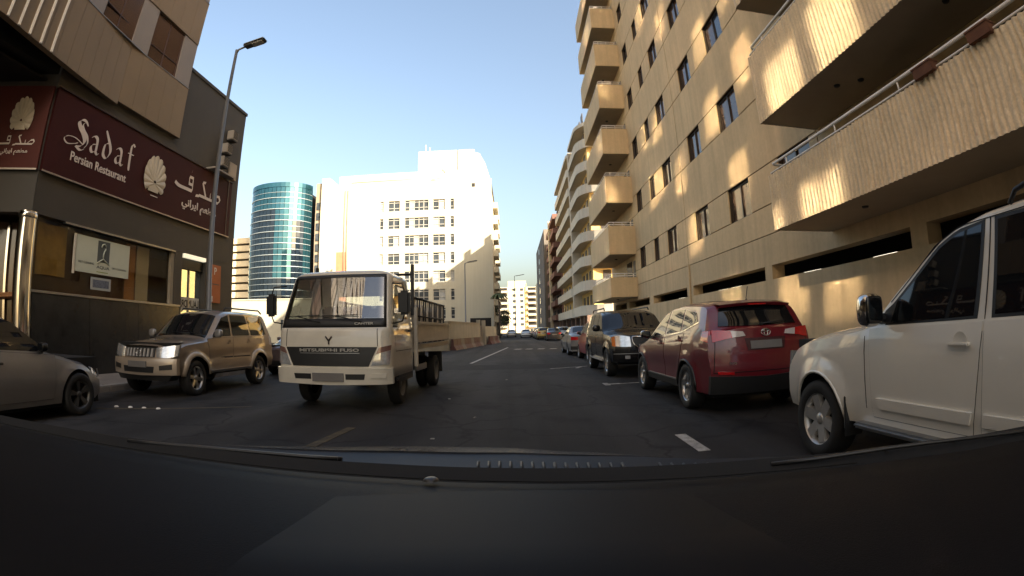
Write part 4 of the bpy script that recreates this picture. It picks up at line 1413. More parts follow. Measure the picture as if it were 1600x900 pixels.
class Car:
    def __init__(s, root, L, W, sill, top, belt, plan, side, tum, fa, ra, wr, ar, flare=.03, bowf=.12, bowr=.08, crown=.04, rnd=.05,
                 nb=.20, rb=.14, nose=None, tail=None, fl=.9, rl=.8, ymid=None, tyw=.24):
        s.root, s.L, s.W, s.sill = root, L, W, sill
        s.top = smooth_tab(top, L, .05); s.belt = smooth_tab(belt, L, .06); s.plan = smooth_tab(plan, L, .08)
        s.sidef = side; s.tum = tum; s.fa, s.ra, s.wr, s.ar = fa, ra, wr, ar
        s.flare, s.bowf, s.bowr, s.crown, s.rnd = flare, bowf, bowr, crown, rnd
        s.nb, s.rb, s.fl, s.rl = nb, rb, fl, rl
        s.nose = nose or [(0, 0), (2, 0)]; s.tail = tail or [(0, 0), (2, 0)]
        s.roofz = max(p[1] for p in top); s.ymid = ymid or L * .5; s.tyw = tyw

    def deform(s, x, y, z):
        f = max(0., min(1., 1 - y / s.fl)) ** 2
        r = max(0., min(1., 1 - (s.L - y) / s.rl)) ** 2
        q = min(abs(x) / s.W, 1.05)
        ny = y + f * (s.nb * q ** 2.4 + float(np.interp(z, [p[0] for p in s.nose], [p[1] for p in s.nose])))
        ny -= r * (s.rb * q ** 2.6 + float(np.interp(z, [p[0] for p in s.tail], [p[1] for p in s.tail])))
        return (x, ny, z)

    def zb(s, y):
        z = s.sill
        for a in (s.fa, s.ra):
            d = abs(y - a)
            if d < s.ar:
                z = max(z, s.wr + math.sqrt(s.ar ** 2 - d * d) * 1.0)
        return z

    def hw(s, y, z):
        b = s.belt(y)
        u = max(0., min(1., (z - s.sill) / max(b - s.sill, .05)))
        w_ = s.W * s.plan(y) * float(np.interp(u, [p[0] for p in s.sidef], [p[1] for p in s.sidef]))
        for a in (s.fa, s.ra):
            d = math.hypot(y - a, z - s.wr)
            e = (d - s.ar) / .13
            if e < 1 and z < b:
                w_ += s.flare * (1 - max(e, 0)) ** .7 * max(0, 1 - max(0, (u - .75)) / .25)
        if z > b:
            v = (z - b) / max(s.roofz - b, .2)
            w_ -= s.tum * v ** 1.15 + .006
        return w_

    def topz(s, y, x, w_=None):
        q = (x / s.W) ** 2
        yy = max(y - s.bowf * q, -.06) if y < s.ymid else min(y + s.bowr * q, s.L)
        z = s.top(yy) - s.crown * q
        if w_:
            z -= s.rnd * min(1., abs(x) / w_) ** 6
        return z

    def section(s, y):
        w0 = s.W * s.plan(y)
        ze = s.topz(y, w0 * .9) - s.rnd
        for _ in range(3):
            we = s.hw(y, ze)
            ze = s.topz(y, we) - s.rnd
        b = min(s.belt(y), ze - .02)
        zb = min(s.zb(y), b - .03)
        pts = []
        nL, nG, nT = 9, 6, 8
        for k in range(nL):
            z = zb + (b - zb) * k / nL
            pts.append((s.hw(y, z), z))
        for k in range(nG):
            z = b + (ze - b) * k / nG
            pts.append((s.hw(y, z), z))
        for k in range(nT + 1):
            x = we * (1 - (k / nT) ** 1.9)
            pts.append((x, s.topz(y, x, we)))
        return pts

    def body(s, paint, name='body'):
        ys = set(np.round(np.arange(0, s.L + .001, .07), 3))
        for a in (s.fa, s.ra):
            for k in range(17):
                ys.add(round(a + s.ar * math.cos(math.pi * k / 16), 4))
            ys.add(a - s.ar - .012); ys.add(a + s.ar + .012)
        ys = sorted(y for y in ys if 0 <= y <= s.L)
        ys2 = [ys[0]]
        for y in ys[1:]:
            if y - ys2[-1] > .004: ys2.append(y)
        ys2[-1] = s.L
        ys = ys2
        mb = MB(); mb.smooth = True
        secs = [s.section(y) for y in ys]
        n = len(secs[0])
        row = []
        for y, sec in zip(ys, secs):
            row.append([s.deform(x, y, z) for x, z in sec] + [s.deform(-x, y, z) for x, z in sec[-2::-1]])
        m = len(row[0])
        mb.add([p for r_ in row for p in r_], [(i * m + j, i * m + j + 1, (i + 1) * m + j + 1, (i + 1) * m + j) for i in range(len(ys) - 1) for j in range(m - 1)])
        for yi, sec in ((0., secs[0]), (s.L, secs[-1])):
            K = 14
            vs = []
            for (x, z) in sec:
                for k in range(K + 1):
                    vs.append(s.deform(x * (1 - 2 * k / K), yi, z if x > 1e-6 else z))
            # follow the crown on the cap rows
            mb.add(vs, [(i * (K + 1) + k, i * (K + 1) + k + 1, (i + 1) * (K + 1) + k + 1, (i + 1) * (K + 1) + k) for i in range(n - 1) for k in range(K)])
        o = link(name, mb.mesh(name, paint), s.root)
        me = o.data
        bm = bmesh.new(); bm.from_mesh(me)
        bmesh.ops.remove_doubles(bm, verts=bm.verts[:], dist=.0004)
        bmesh.ops.recalc_face_normals(bm, faces=bm.faces[:])
        for e in bm.edges:
            if len(e.link_faces) == 2 and e.calc_face_angle(0) > R(38): e.smooth = False
        bm.to_mesh(me); bm.free()
        u = MB()
        w_ = s.W * .80
        u.box(-w_, w_, .25, s.L - .25, s.sill - .06, s.belt(s.L / 2) - .12)
        link('underbody', u.mesh('underbody', under), s.root)
        return o

    # maps from drawing planes on to the surface
    def side(s, sg):
        return lambda y, z, o: s.deform(sg * (s.hw(y, z) + o), y, z)
    def front(s):
        def f(x, z, o):
            p = s.deform(x, 0., z); return (p[0], p[1] - o, p[2])
        return f
    def rear(s):
        def f(x, z, o):
            p = s.deform(x, s.L, z); return (p[0], p[1] + o, p[2])
        return f
    def over(s):
        def f(x, y, o):
            z = s.topz(y, x, s.hw(y, s.topz(y, s.W * .85) - s.rnd)); p = s.deform(x, y, z); return (p[0], p[1], p[2] + o)
        return f

    def patch(s, name, A, B, mp, m, off=.006, nu=8, nv=5, parent=None, th=.03, smooth=True):
        mb = MB(); mb.smooth = smooth
        fr = []; bk = []
        for j in range(nv + 1):
            for i in range(nu + 1):
                a = chain(A, i / nu); b = chain(B, i / nu)
                q = tuple(x + (y - x) * j / nv for x, y in zip(a, b))
                fr.append(mp(q[0], q[1], off)); bk.append(mp(q[0], q[1], off - th))
        N = nu + 1
        fs = [(j * N + i, j * N + i + 1, (j + 1) * N + i + 1, (j + 1) * N + i) for j in range(nv) for i in range(nu)]
        mb.add(fr, fs)
        o = len(fr)
        rim = [i for i in range(N)] + [j * N + nu for j in range(1, nv + 1)] + [nv * N + i for i in range(nu - 1, -1, -1)] + [j * N for j in range(nv - 1, 0, -1)]
        vs = [fr[i] for i in rim] + [bk[i] for i in rim]
        k = len(rim)
        mb.smooth = False
        mb.add(vs, [(i, (i + 1) % k, k + (i + 1) % k, k + i) for i in range(k)])
        return link(name, mb.mesh(name, m), parent or s.root)

    def sides(s, name, A, B, m, **kw):
        return [s.patch(name, A, B, s.side(sg), m, **kw) for sg in (-1, 1)]

    def mirror_pair(s, name, A, B, mp, m, **kw):
        f = lambda P: [(-x, y) for x, y in P]
        return [s.patch(name, A, B, mp, m, **kw), s.patch(name, f(A), f(B), mp, m, **kw)]

    def door(s, A, B, paint, handle=None, hm=None, label=None, sgs=(-1, 1), grow=.0045):
        for sg in sgs:
            d = s.patch('door', A, B, s.side(sg), paint, off=.005, nu=10, nv=8, th=.012)
            ca = [sum(p[0] for p in A + B) / len(A + B), sum(p[1] for p in A + B) / len(A + B)]
            g = lambda P: [(y + (grow if y > ca[0] else -grow), z + (grow if z > ca[1] else -grow)) for y, z in P]
            s.patch('door_gap', g(A), g(B), s.side(sg), seam, off=.0018, nu=10, nv=8, parent=d, th=.006)
            if handle:
                y, z = handle
                x0 = s.hw(y, z)
                mb = MB()
                mb.cbox((sg * (x0 + .035), y, z), (.022, .19, .032), ch=.01)
                for q in (-.075, .075):
                    mb.cbox((sg * (x0 + .014), y + q, z), (.036, .022, .026), ch=.006)
                hh = link('handle', mb.mesh('handle', hm or paint), d)
                mb = MB(); mb.smooth = True
                mb.lathe([(.0, 0), (.05, .002), (.066, .006)], 18, 'X', (sg * (x0 + .003), y, z + .012))
                link('handle_cup', mb.mesh('handle_cup', paint), d)

    def wheels(s, spokes=5, rimcol=None, style='plain'):
        R_ = s.wr; rr = R_ * .66
        ty = MB()
        t = s.tyw / 2
        ty.lathe([(rr, -t * .85), (rr + .02, -t * .95), (R_ * .9, -t), (R_ * .975, -t * .86), (R_, -t * .6), (R_, t * .6), (R_ * .975, t * .86), (R_ * .9, t), (rr + .02, t * .95), (rr, t * .85)], 40, 'X')
        mt = ty.mesh('tyre', rubber)
        rm = MB()
        rm.lathe([(rr + .005, -t * .86), (rr, -t * .80), (rr * .94, -t * .72), (rr * .90, -t * .3), (rr * .90, t * .7)], 40, 'X')
        for k in range(spokes):
            a = 2 * math.pi * k / spokes + .2
            c_, s_ = math.cos(a), math.sin(a)
            def P(r_, w_, d):
                return (d, r_ * c_ - w_ * s_, r_ * s_ + w_ * c_)
            if style == 'fat':
                wi, wo = .20 * rr, .21 * rr
            elif style == 'twin':
                wi, wo = .10 * rr, .20 * rr
            else:
                wi, wo = .15 * rr, .13 * rr
            vs = [P(rr * .16, -wi, -t * .62), P(rr * .16, wi, -t * .62), P(rr * .93, wo, -t * .78), P(rr * .93, -wo, -t * .78),
                  P(rr * .16, -wi * 1.15, -t * .2), P(rr * .16, wi * 1.15, -t * .2), P(rr * .93, wo * 1.15, -t * .4), P(rr * .93, -wo * 1.15, -t * .4)]
            rm.add(vs, [(0, 1, 2, 3), (7, 6, 5, 4), (0, 4, 5, 1), (1, 5, 6, 2), (2, 6, 7, 3), (3, 7, 4, 0)])
        rm.lathe([(0, -t * .78), (rr * .14, -t * .76), (rr * .23, -t * .66), (rr * .24, -t * .2)], 20, 'X')
        mr = rm.mesh('rim', rimcol or rimm)
        br = MB(); br.lathe([(0, -t * .34), (rr * .89, -t * .34), (rr * .89, t * .3)], 24, 'X')
        mbk = br.mesh('brake_disc', under)
        for a in (s.fa, s.ra):
            for sg in (-1, 1):
                wh = bpy.data.objects.new('wheel', None); C.objects.link(wh); wh.parent = s.root
                wh.empty_display_size = .1
                wh.location = (sg * (s.W * .985 - t + .012), a, R_)
                if sg > 0: wh.rotation_euler = (0, 0, math.pi)
                wh.rotation_euler[0] = random.uniform(0, 6.28) if False else 0
                for nm, me in (('tyre', mt), ('rim', mr), ('brake_disc', mbk)):
                    link(nm, me, wh)

    def mirrors(s, y, z, shell_m, size=(.20, .13, .19), out=.14):
        for sg in (-1, 1):
            x0 = s.hw(y, z)
            mb = MB(); mb.smooth = True
            mb.blob((sg * (x0 + out), y, z + .06), size, 3.2)
            o = link('wing_mirror', mb.mesh('wing_mirror', shell_m), s.root)
            mb = MB(); mb.cbox((sg * (x0 + out * .42), y - .01, z - .0), (out * .9, .07, .06), ch=.015)
            link('mirror_arm', mb.mesh('mirror_arm', black_pl), o)
            mb = MB(); mb.blob((sg * (x0 + out), y + size[1] * .40, z + .06), (size[0] * .84, size[1] * .24, size[2] * .82), 5.)
            link('mirror_glass', mb.mesh('mirror_glass', pane_car), o)

def vehicle(name, label, cat, x, yfront, away, group=None, yaw=0.):
    return thing(name, label, cat, (x, yfront, 0), (math.pi if away else 0) + R(yaw), group)

def carpaint(name, col, metal=0., rough=.32, dirt=.08):
    return M(name, col, rough + .04, metal, var=dirt, vs=1.6, coat=.9, spec=.5)

P_white = carpaint('paint_white', (.70, .655, .565), 0, .33, .03)
P_red = carpaint('paint_red', (.135, .007, .013), .0, .3)
P_black = M('paint_black', (.006, .006, .007), .22, 0, var=.1, coat=.35, spec=.3)
P_gold = carpaint('paint_champagne', (.26, .205, .155), .45, .35)
P_gold2 = carpaint('paint_champagne_light', (.40, .33, .255), .35, .38)
P_silver = carpaint('paint_silver', (.21, .205, .205), .4, .35)
P_red2 = carpaint('paint_bright_red', (.40, .012, .012), .1, .3)
P_yel = carpaint('paint_yellow', (.45, .30, .06), 0, .35)
P_mauve = carpaint('paint_mauve', (.12, .085, .08), .3, .35)

SIDE_SUV = [(0, .93), (.18, .975), (.5, 1.), (.8, .99), (1., .955)]

# ---- white SUV in the next bay -------------------------------------------------
def white_suv():
    t = vehicle('white_suv', 'white four-wheel drive parked closest, cut off by the picture edge', 'suv', 3.665, 4.82, True)
    c = Car(t, 4.74, .915, .42, top=[(0, .97), (.10, 1.06), (.5, 1.15), (.8, 1.19), (1.42, 1.26), (1.58, 1.33), (1.85, 1.55), (2.36, 1.865), (2.7, 1.925), (3.6, 1.955), (4.5, 1.92), (4.66, 1.82), (4.74, 1.5)],
            belt=[(0, .95), (.4, 1.06), (.8, 1.11), (1.5, 1.19), (2.2, 1.205), (4.74, 1.24)], plan=[(0, .88), (.5, .975), (1.2, 1.), (4., 1.), (4.74, .95)],
            side=[(0, .935), (.12, .965), (.22, .985), (.5, 1.), (.8, .995), (1., .965)], tum=.14, fa=.84, ra=3.69, wr=.365, ar=.445, flare=.035, bowf=.10, nb=.22,
            nose=[(0, .1), (.55, 0), (.75, .0), (1., .06), (1.2, .12)], tail=[(0, .05), (.7, 0), (1.2, .05), (1.8, .22)], ymid=3.0, tyw=.26)
    c.body(P_white)
    # front door and rear door (y from the nose)
    zt = lambda y: c.belt(y) - .004
    c.door([(1.66, .50), (2.72, .50)], [(1.60, zt(1.6)), (2.2, zt(2.2)), (2.785, zt(2.78))], P_white, handle=(2.60, 1.075), hm=P_white)
    c.door([(2.80, .50), (3.12, .50), (3.30, .84)], [(2.80, zt(2.8)), (3.3, zt(3.3)), (3.78, zt(3.78))], P_white, handle=(3.56, 1.09), hm=P_white)
    # moulding along the doors
    c.sides('side_moulding', [(1.75, .575), (2.70, .575)], [(1.72, .655), (2.72, .655)], P_white, off=.022, nu=10, nv=2)
    c.sides('side_moulding', [(2.82, .575), (3.14, .575)], [(2.82, .655), (3.20, .655)], P_white, off=.022, nu=6, nv=2)
    # windows: dark surround, then glass
    fa_ = [(1.83, 1.225), (2.1, 1.232), (2.70, 1.245)]
    fb = [(1.92, 1.37), (2.36, 1.70), (2.54, 1.775), (2.77, 1.80)]
    c.sides('window_seal', [(1.79, 1.21), (2.1, 1.215), (2.735, 1.225)], [(1.87, 1.36), (2.34, 1.72), (2.54, 1.80), (2.80, 1.822)], black_pl, off=.006, nu=14, nv=6)
    c.sides('window', fa_, fb, pane_car, off=.0085, nu=14, nv=6)
    c.sides('quarter_trim', [(1.72, 1.22), (1.86, 1.225)], [(1.80, 1.32), (1.93, 1.39)], black_pl, off=.012, nu=3, nv=3)
    c.sides('window_seal', [(2.855, 1.225), (3.70, 1.232)], [(2.885, 1.825), (3.62, 1.83)], black_pl, off=.006, nu=8, nv=6)
    c.sides('window', [(2.885, 1.247), (3.66, 1.253)], [(2.912, 1.803), (3.59, 1.808)], pane_car, off=.0085, nu=8, nv=6)
    c.sides('window', [(3.86, 1.26), (4.45, 1.27)], [(3.80, 1.80), (4.35, 1.79)], pane_car, off=.008, nu=8, nv=6)
    for sg in (-1, 1):
        for (a, b) in (((1.70, .50), (1.70, 1.0)),):
            pass
    # door-frame gaps
    c.sides('pillar_gap', [(2.795, 1.22), (2.801, 1.22)], [(2.845, 1.825), (2.851, 1.825)], seam, off=.007, nu=1, nv=8)
    c.sides('roof_gap', [(1.85, 1.375), (2.32, 1.73), (2.56, 1.82), (3.7, 1.845)], [(1.845, 1.38), (2.32, 1.737), (2.56, 1.826), (3.7, 1.851)], seam, off=.004, nu=24, nv=1)
    c.sides('bonnet_gap', [(1.575, .56), (1.580, .56)], [(1.54, 1.13), (1.545, 1.13)], seam, off=.003, nu=1, nv=10)
    c.patch('windscreen', [(-.70, 1.66), (.70, 1.66)], [(-.60, 2.34), (.60, 2.34)], c.over(), pane_car, off=.008, nu=12, nv=8)
    c.mirror_pair('headlight', [(.48, .80), (.80, .78)], [(.46, .95), (.82, .98)], c.front(), head_l, off=.01)
    c.patch('grille', [(-.42, .78), (.42, .78)], [(-.46, .96), (.46, .96)], c.front(), black_pl, off=.01)
    # arch lip, mudflap
    for sg in (-1, 1):
        mb = MB()
        pts = []
        for k in range(17):
            a = math.pi * (k / 16 * 1.02 - .01)
            y, z = c.fa - c.ar * math.cos(a), c.wr + c.ar * math.sin(a)
            pts.append(c.deform(sg * (c.hw(y, z) - .006), y, z))
        mb.tube(pts, .016, 6)
        link('arch_lip', mb.mesh('arch_lip', P_white), t)
        mb = MB(); mb.cbox((sg * .83, 1.315, .46), (.20, .02, .34), Matrix.Rotation(.12, 3, 'X'), ch=.006)
        link('mudflap', mb.mesh('mudflap', black_pl), t)
        r = MB()
        x0 = c.hw(3, 1.75) - .05
        r.tube([(sg * x0, 3.0, 1.88), (sg * x0, 3.06, 1.95), (sg * x0, 3.2, 1.98), (sg * x0, 4.2, 1.97), (sg * x0, 4.35, 1.90)], .018, 8)
        link('roof_rail', r.mesh('roof_rail', black_pl), t)
        st = MB(); st.cbox((sg * .90, 2.42, .42), (.13, 1.9, .05), ch=.02)
        link('side_step', st.mesh('side_step', dullmetal), t)
    c.wheels(6, M('alloy_grey', (.46, .45, .43), .4, .6, var=.1, vs=9), 'fat')
    c.mirrors(1.78, 1.27, chrome, (.20, .15, .25), .17)
    return c
white_suv()

# ---- red SUV -------------------------------------------------------------------
def red_suv():
    t = vehicle('red_suv', 'dark red crossover seen from behind, parked ahead of the white one', 'suv', 3.545, 10.93, True, yaw=.0)
    c = Car(t, 4.55, .925, .30, top=[(0, .86), (.15, .93), (.9, 1.05), (1.15, 1.10), (2.0, 1.56), (2.4, 1.64), (3.1, 1.665), (4.0, 1.62), (4.22, 1.57), (4.42, 1.27), (4.49, 1.23), (4.55, 1.20)],
            belt=[(0, .84), (.8, 1.0), (1.6, 1.06), (3.0, 1.13), (4.0, 1.20), (4.55, 1.20)], plan=[(0, .86), (.5, .97), (1.2, 1.), (3.8, 1.), (4.55, .93)],
            side=[(0, .94), (.2, .965), (.35, .96), (.62, 1.), (.85, .985), (1., .95)], tum=.20, fa=.89, ra=3.55, wr=.35, ar=.405, flare=.022, bowf=.14, bowr=.12, nb=.26, rb=.20,
            nose=[(0, .08), (.5, 0), (.8, .04), (1., .12)], tail=[(0, .14), (.45, .03), (.62, 0), (.95, .02), (1.2, .07), (1.35, .12), (1.6, .2)], ymid=2.8)
    c.body(P_red)
    zt = lambda y: c.belt(y) - .005
    c.door([(1.45, .40), (2.42, .40)], [(1.35, zt(1.35)), (2.42, zt(2.42))], P_red, handle=(2.24, .98), hm=P_red)
    c.door([(2.45, .40), (3.02, .40), (3.16, .62), (3.30, .78)], [(2.45, zt(2.45)), (2.9, zt(2.9)), (3.42, zt(3.42))], P_red, handle=(3.26, 1.05), hm=P_red)
    c.sides('window', [(1.45, 1.09), (2.36, 1.145)], [(1.60, 1.17), (1.98, 1.40), (2.36, 1.545)], pane_car, off=.006, nu=12, nv=6)
    c.sides('window', [(2.46, 1.15), (3.20, 1.20)], [(2.46, 1.55), (3.12, 1.54)], pane_car, off=.006, nu=10, nv=6)
    c.sides('window', [(3.28, 1.205), (3.90, 1.33)], [(3.20, 1.53), (3.72, 1.47)], pane_car, off=.006, nu=8, nv=6)
    c.sides('window_trim', [(1.38, 1.055), (2.4, 1.115), (3.3, 1.172), (3.95, 1.31)], [(1.38, 1.072), (2.4, 1.132), (3.3, 1.19), (3.95, 1.33)], chrome, off=.008, nu=24, nv=1)
    c.sides('sill_cladding', [(1.32, .30), (3.12, .30)], [(1.32, .41), (3.10, .41)], black_pl, off=.010, nu=16, nv=3)
    c.sides('sill_trim', [(1.36, .40), (3.05, .40)], [(1.36, .425), (3.05, .425)], dullmetal, off=.013, nu=12, nv=1)
    # tail: window, lamps, bumper, plate
    rm = c.rear()
    c.patch('windscreen', [(-.66, 1.22), (.66, 1.22)], [(-.55, 1.98), (.55, 1.98)], c.over(), pane_car, off=.008, nu=12, nv=8)
    def rw(x, z, o):
        # rear screen lies on the sloping part of the tail
        lo, hi = 3.6, 4.55
        for _ in range(24):
            m = (lo + hi) / 2
            if c.topz(m, x, c.W) > z: lo = m
            else: hi = m
        p = c.deform(x, (lo + hi) / 2, z)
        return (p[0], p[1] + o, p[2] + o * .5)
    tg = c.patch('tailgate_glass', [(-.66, 1.245), (0, 1.235), (.66, 1.245)], [(-.58, 1.51), (0, 1.53), (.58, 1.51)], rw, pane_car, off=.012, nu=14, nv=7)
    wp = MB(); wp.tube([rw(.03, 1.25, .03), rw(-.22, 1.265, .03), rw(-.42, 1.275, .03)], .009, 6); wp.cbox(rw(.03, 1.245, .03), (.07, .05, .05), ch=.012)
    link('rear_wiper', wp.mesh('rear_wiper', black_pl), tg)
    sp = MB(); sp.grid(lambda u, v: (-.60 + 1.2 * u, 4.02 + .26 * v - .06 * (2 * u - 1) ** 2, 1.625 - .045 * v - .03 * (2 * u - 1) ** 2), 12, 3)
    sp.grid(lambda u, v: (-.60 + 1.2 * u, 4.28 - .06 * (2 * u - 1) ** 2 - .03 * v, 1.578 - .03 * (2 * u - 1) ** 2 - .04 * v), 12, 2)
    link('roof_spoiler', sp.mesh('roof_spoiler', P_red), t)
    bl = MB(); bl.cbox((0, 4.262, 1.55), (.30, .012, .018)); link('brake_light', bl.mesh('brake_light', tail_r), t)
    c.mirror_pair('tail_light', [(.40, 1.095), (.60, 1.075), (.80, 1.03)], [(.42, 1.165), (.62, 1.19), (.80, 1.20)], rm, tail_r, off=.014, nu=10, nv=4, th=.05)
    c.mirror_pair('reverse_light', [(.33, 1.105), (.52, 1.085)], [(.36, 1.165), (.54, 1.18)], rm, lens_w, off=.020, nu=5, nv=3, th=.05)
    c.sides('tail_light', [(4.20, 1.06), (4.52, 1.03)], [(4.22, 1.185), (4.52, 1.19)], tail_r, off=.005, nu=5, nv=4)
    c.patch('rear_bumper', [(-.83, .30), (0, .30), (.83, .30)], [(-.84, .56), (0, .53), (.84, .56)], rm, black_pl, off=.028, nu=14, nv=4, th=.08)
    c.mirror_pair('reflector', [(.52, .575), (.74, .585)], [(.52, .61), (.74, .625)], rm, tail_r, off=.02, nu=4, nv=1)
    c.patch('tailgate_step', [(-.80, .60), (0, .60), (.80, .60)], [(-.80, .61), (0, .61), (.80, .61)], rm, seam, off=.004, nu=14, nv=1)
    c.mirror_pair('tailgate_gap', [(.79, .62), (.798, .62)], [(.76, 1.03), (.768, 1.03)], rm, seam, off=.004, nu=1, nv=6)
    c.patch('plate_recess', [(-.30, .90), (.30, .90)], [(-.34, 1.07), (.34, 1.07)], rm, M('recess_dark_red', (.05, .012, .012), .5, var=0), off=.004, nu=8, nv=3)
    c.patch('number_plate', [(-.26, .92), (.26, .92)], [(-.26, 1.03), (.26, 1.03)], rm, plate, off=.016, nu=6, nv=2)
    em = MB()
    for (rx, rz) in ((.075, .05), (.030, .05)):
        em.tube([(rx * math.cos(a), rm(0, 1.135 + rz * math.sin(a), .018)[1], 1.14 + rz * math.sin(a)) for a in [2 * math.pi * k / 20 for k in range(21)]], .006, 6)
    em.tube([(.052 * math.cos(a), rm(0, 1.16, .018)[1], 1.163 + .018 * math.sin(a)) for a in [2 * math.pi * k / 20 for k in range(21)]], .006, 6)
    link('emblem', em.mesh('emblem', chrome), t)
    for (x0, x1, tx) in ((.48, .60, '4WD'), (-.74, -.55, 'RAV4')):
        p = rm((x0 + x1) / 2, .73, .02)
        # seen from behind, the picture's right is the car's own right (local -x)
        text_part('badge', tx, chrome, t, (max(x0, x1), p[1], .715), (-1, 0, 0), (0, 0, 1), width=abs(x1 - x0), height=.032, bold=.01, depth=.004)
    c.mirror_pair('headlight', [(.40, .66), (.80, .68)], [(.42, .76), (.84, .84)], c.front(), head_l, off=.01)
    an = MB(); an.tube([(.0, 3.95, 1.60), (.01, 3.93, 1.64)], .016, 8); an.tube([(.01, 3.93, 1.64), (.05, 4.08, 1.82)], .005, 5)
    link('aerial', an.mesh('aerial', black_pl), t)
    for sg in (-1, 1):
        pts = [c.deform(sg * (c.hw(c.ra - c.ar * math.cos(a), c.wr + c.ar * math.sin(a)) + .002), c.ra - c.ar * math.cos(a), c.wr + c.ar * math.sin(a)) for a in [math.pi * k / 16 for k in range(17)]]
        link('arch_lip', MB().tube(pts, .022, 6).mesh('arch_lip', black_pl), t)
        pts = [c.deform(sg * (c.hw(c.fa - c.ar * math.cos(a), c.wr + c.ar * math.sin(a)) + .002), c.fa - c.ar * math.cos(a), c.wr + c.ar * math.sin(a)) for a in [math.pi * k / 16 for k in range(17)]]
        link('arch_lip', MB().tube(pts, .022, 6).mesh('arch_lip', black_pl), t)
    c.wheels(5, None, 'twin')
    c.mirrors(1.52, 1.085, chrome, (.20, .12, .15), .13)
red_suv()

# ---- champagne SUV facing the camera --------------------------------------------
def gold_suv():
    t = vehicle('champagne_suv', 'champagne two-tone off-roader facing us beside the restaurant', 'suv', -7.37, 7.92, False)
    c = Car(t, 4.70, .925, .44, top=[(0, .96), (.08, 1.03), (.5, 1.12), (1.28, 1.19), (1.45, 1.25), (2.05, 1.735), (2.4, 1.81), (3.4, 1.83), (4.3, 1.80), (4.52, 1.70), (4.62, 1.4), (4.7, 1.2)],
            belt=[(0, .95), (.4, 1.06), (1.4, 1.17), (2.2, 1.20), (4.7, 1.22)], plan=[(0, .84), (.4, .955), (1.2, 1.), (4., 1.), (4.7, .92)],
            side=[(0, .95), (.2, .985), (.38, .99), (.40, .965), (.7, .975), (1., .945)], tum=.15, fa=.88, ra=3.67, wr=.365, ar=.44, flare=.05, bowf=.12, nb=.24, rb=.16,
            nose=[(0, .12), (.5, 0), (.72, .0), (.95, .06), (1.15, .12)], tail=[(0, .05), (.7, 0), (1.2, .05), (1.8, .3)], ymid=2.8, tyw=.26)
    c.body(P_gold)
    zt = lambda y: c.belt(y) - .005
    c.door([(1.42, .74), (2.38, .74)], [(1.36, zt(1.4)), (2.42, zt(2.4))], P_gold, handle=(2.25, 1.06), hm=P_gold)
    c.door([(2.42, .74), (3.20, .74)], [(2.45, zt(2.5)), (3.36, zt(3.3))], P_gold, handle=(3.15, 1.075), hm=P_gold)
    c.sides('side_cladding', [(1.36, .46), (3.20, .46)], [(1.34, .72), (3.22, .72)], P_gold2, off=.014, nu=16, nv=4)
    c.sides('side_step', [(1.4, .44), (3.2, .44)], [(1.4, .49), (3.2, .49)], dullmetal, off=.05, nu=8, nv=1, th=.08)
    c.sides('window', [(1.60, 1.21), (2.36, 1.225)], [(1.68, 1.29), (2.10, 1.64), (2.38, 1.70)], pane_car, off=.006, nu=12, nv=6)
    c.sides('window', [(2.44, 1.226), (3.25, 1.235)], [(2.46, 1.705), (3.18, 1.705)], pane_car, off=.006, nu=10, nv=6)
    c.sides('window', [(3.34, 1.236), (4.2, 1.25)], [(3.28, 1.70), (4.02, 1.67)], pane_car, off=.006, nu=10, nv=6)
    ws = c.patch('windscreen', [(-.74, 1.44), (0, 1.40), (.74, 1.44)], [(-.62, 2.06), (0, 2.05), (.62, 2.06)], c.over(), pane_car, off=.008, nu=14, nv=8)
    wi = MB()
    for x0, x1 in ((-.25, .30), (.30, .72)):
        wi.tube([c.over()(x0, 1.50, .02), c.over()(x1, 1.47, .02)], .008, 5)
    link('wiper', wi.mesh('wiper', black_pl), ws)
    fm = c.front()
    # big upright lamps either side of a chromed slat grille
    c.mirror_pair('headlight', [(.47, .80), (.70, .79), (.90, .83)], [(.44, .985), (.70, 1.02), (.91, 1.05)], fm, head_l, off=.016, nu=10, nv=5, th=.05)
    g = c.patch('grille', [(-.42, .80), (0, .79), (.42, .80)], [(-.42, .985), (0, 1.0), (.42, .985)], fm, black_pl, off=.008, nu=12, nv=3)
    for k in range(8):
        x = -.35 + k * .1
        mb = MB()
        p0, p1 = fm(x, .81, .03), fm(x, .97, .025)
        mb.add([(p0[0] - .022, p0[1], p0[2]), (p0[0] + .022, p0[1], p0[2]), (p1[0] + .022, p1[1], p1[2]), (p1[0] - .022, p1[1], p1[2]),
                (p0[0] - .03, p0[1] + .03, p0[2]), (p0[0] + .03, p0[1] + .03, p0[2]), (p1[0] + .022, p1[1] + .03, p1[2]), (p1[0] - .022, p1[1] + .03, p1[2])],
               [(0, 1, 2, 3), (0, 4, 5, 1), (1, 5, 6, 2), (2, 6, 7, 3), (3, 7, 4, 0)])
        link('grille_slat', mb.mesh('grille_slat', M('slat_bright', (.55, .53, .50), .25, .4, var=0)), g)
    mb = MB(); mb.tube([(.075 * math.cos(a), fm(0, .89, .04)[1], .89 + .05 * math.sin(a)) for a in [2 * math.pi * k / 18 for k in range(19)]], .008, 6)
    link('emblem', mb.mesh('emblem', chrome), g)
    c.patch('grille_surround', [(-.46, .985), (0, 1.0), (.46, .985)], [(-.46, 1.015), (0, 1.03), (.46, 1.015)], fm, chrome, off=.016, nu=12, nv=1)
    b = c.patch('front_bumper', [(-.90, .46), (0, .44), (.90, .46)], [(-.905, .78), (0, .775), (.905, .78)], fm, P_gold2, off=.045, nu=18, nv=5, th=.10)
    c.mirror_pair('fog_lamp', [(.56, .55), (.82, .57)], [(.56, .64), (.82, .67)], fm, black_pl, off=.055, nu=4, nv=2, parent=b)
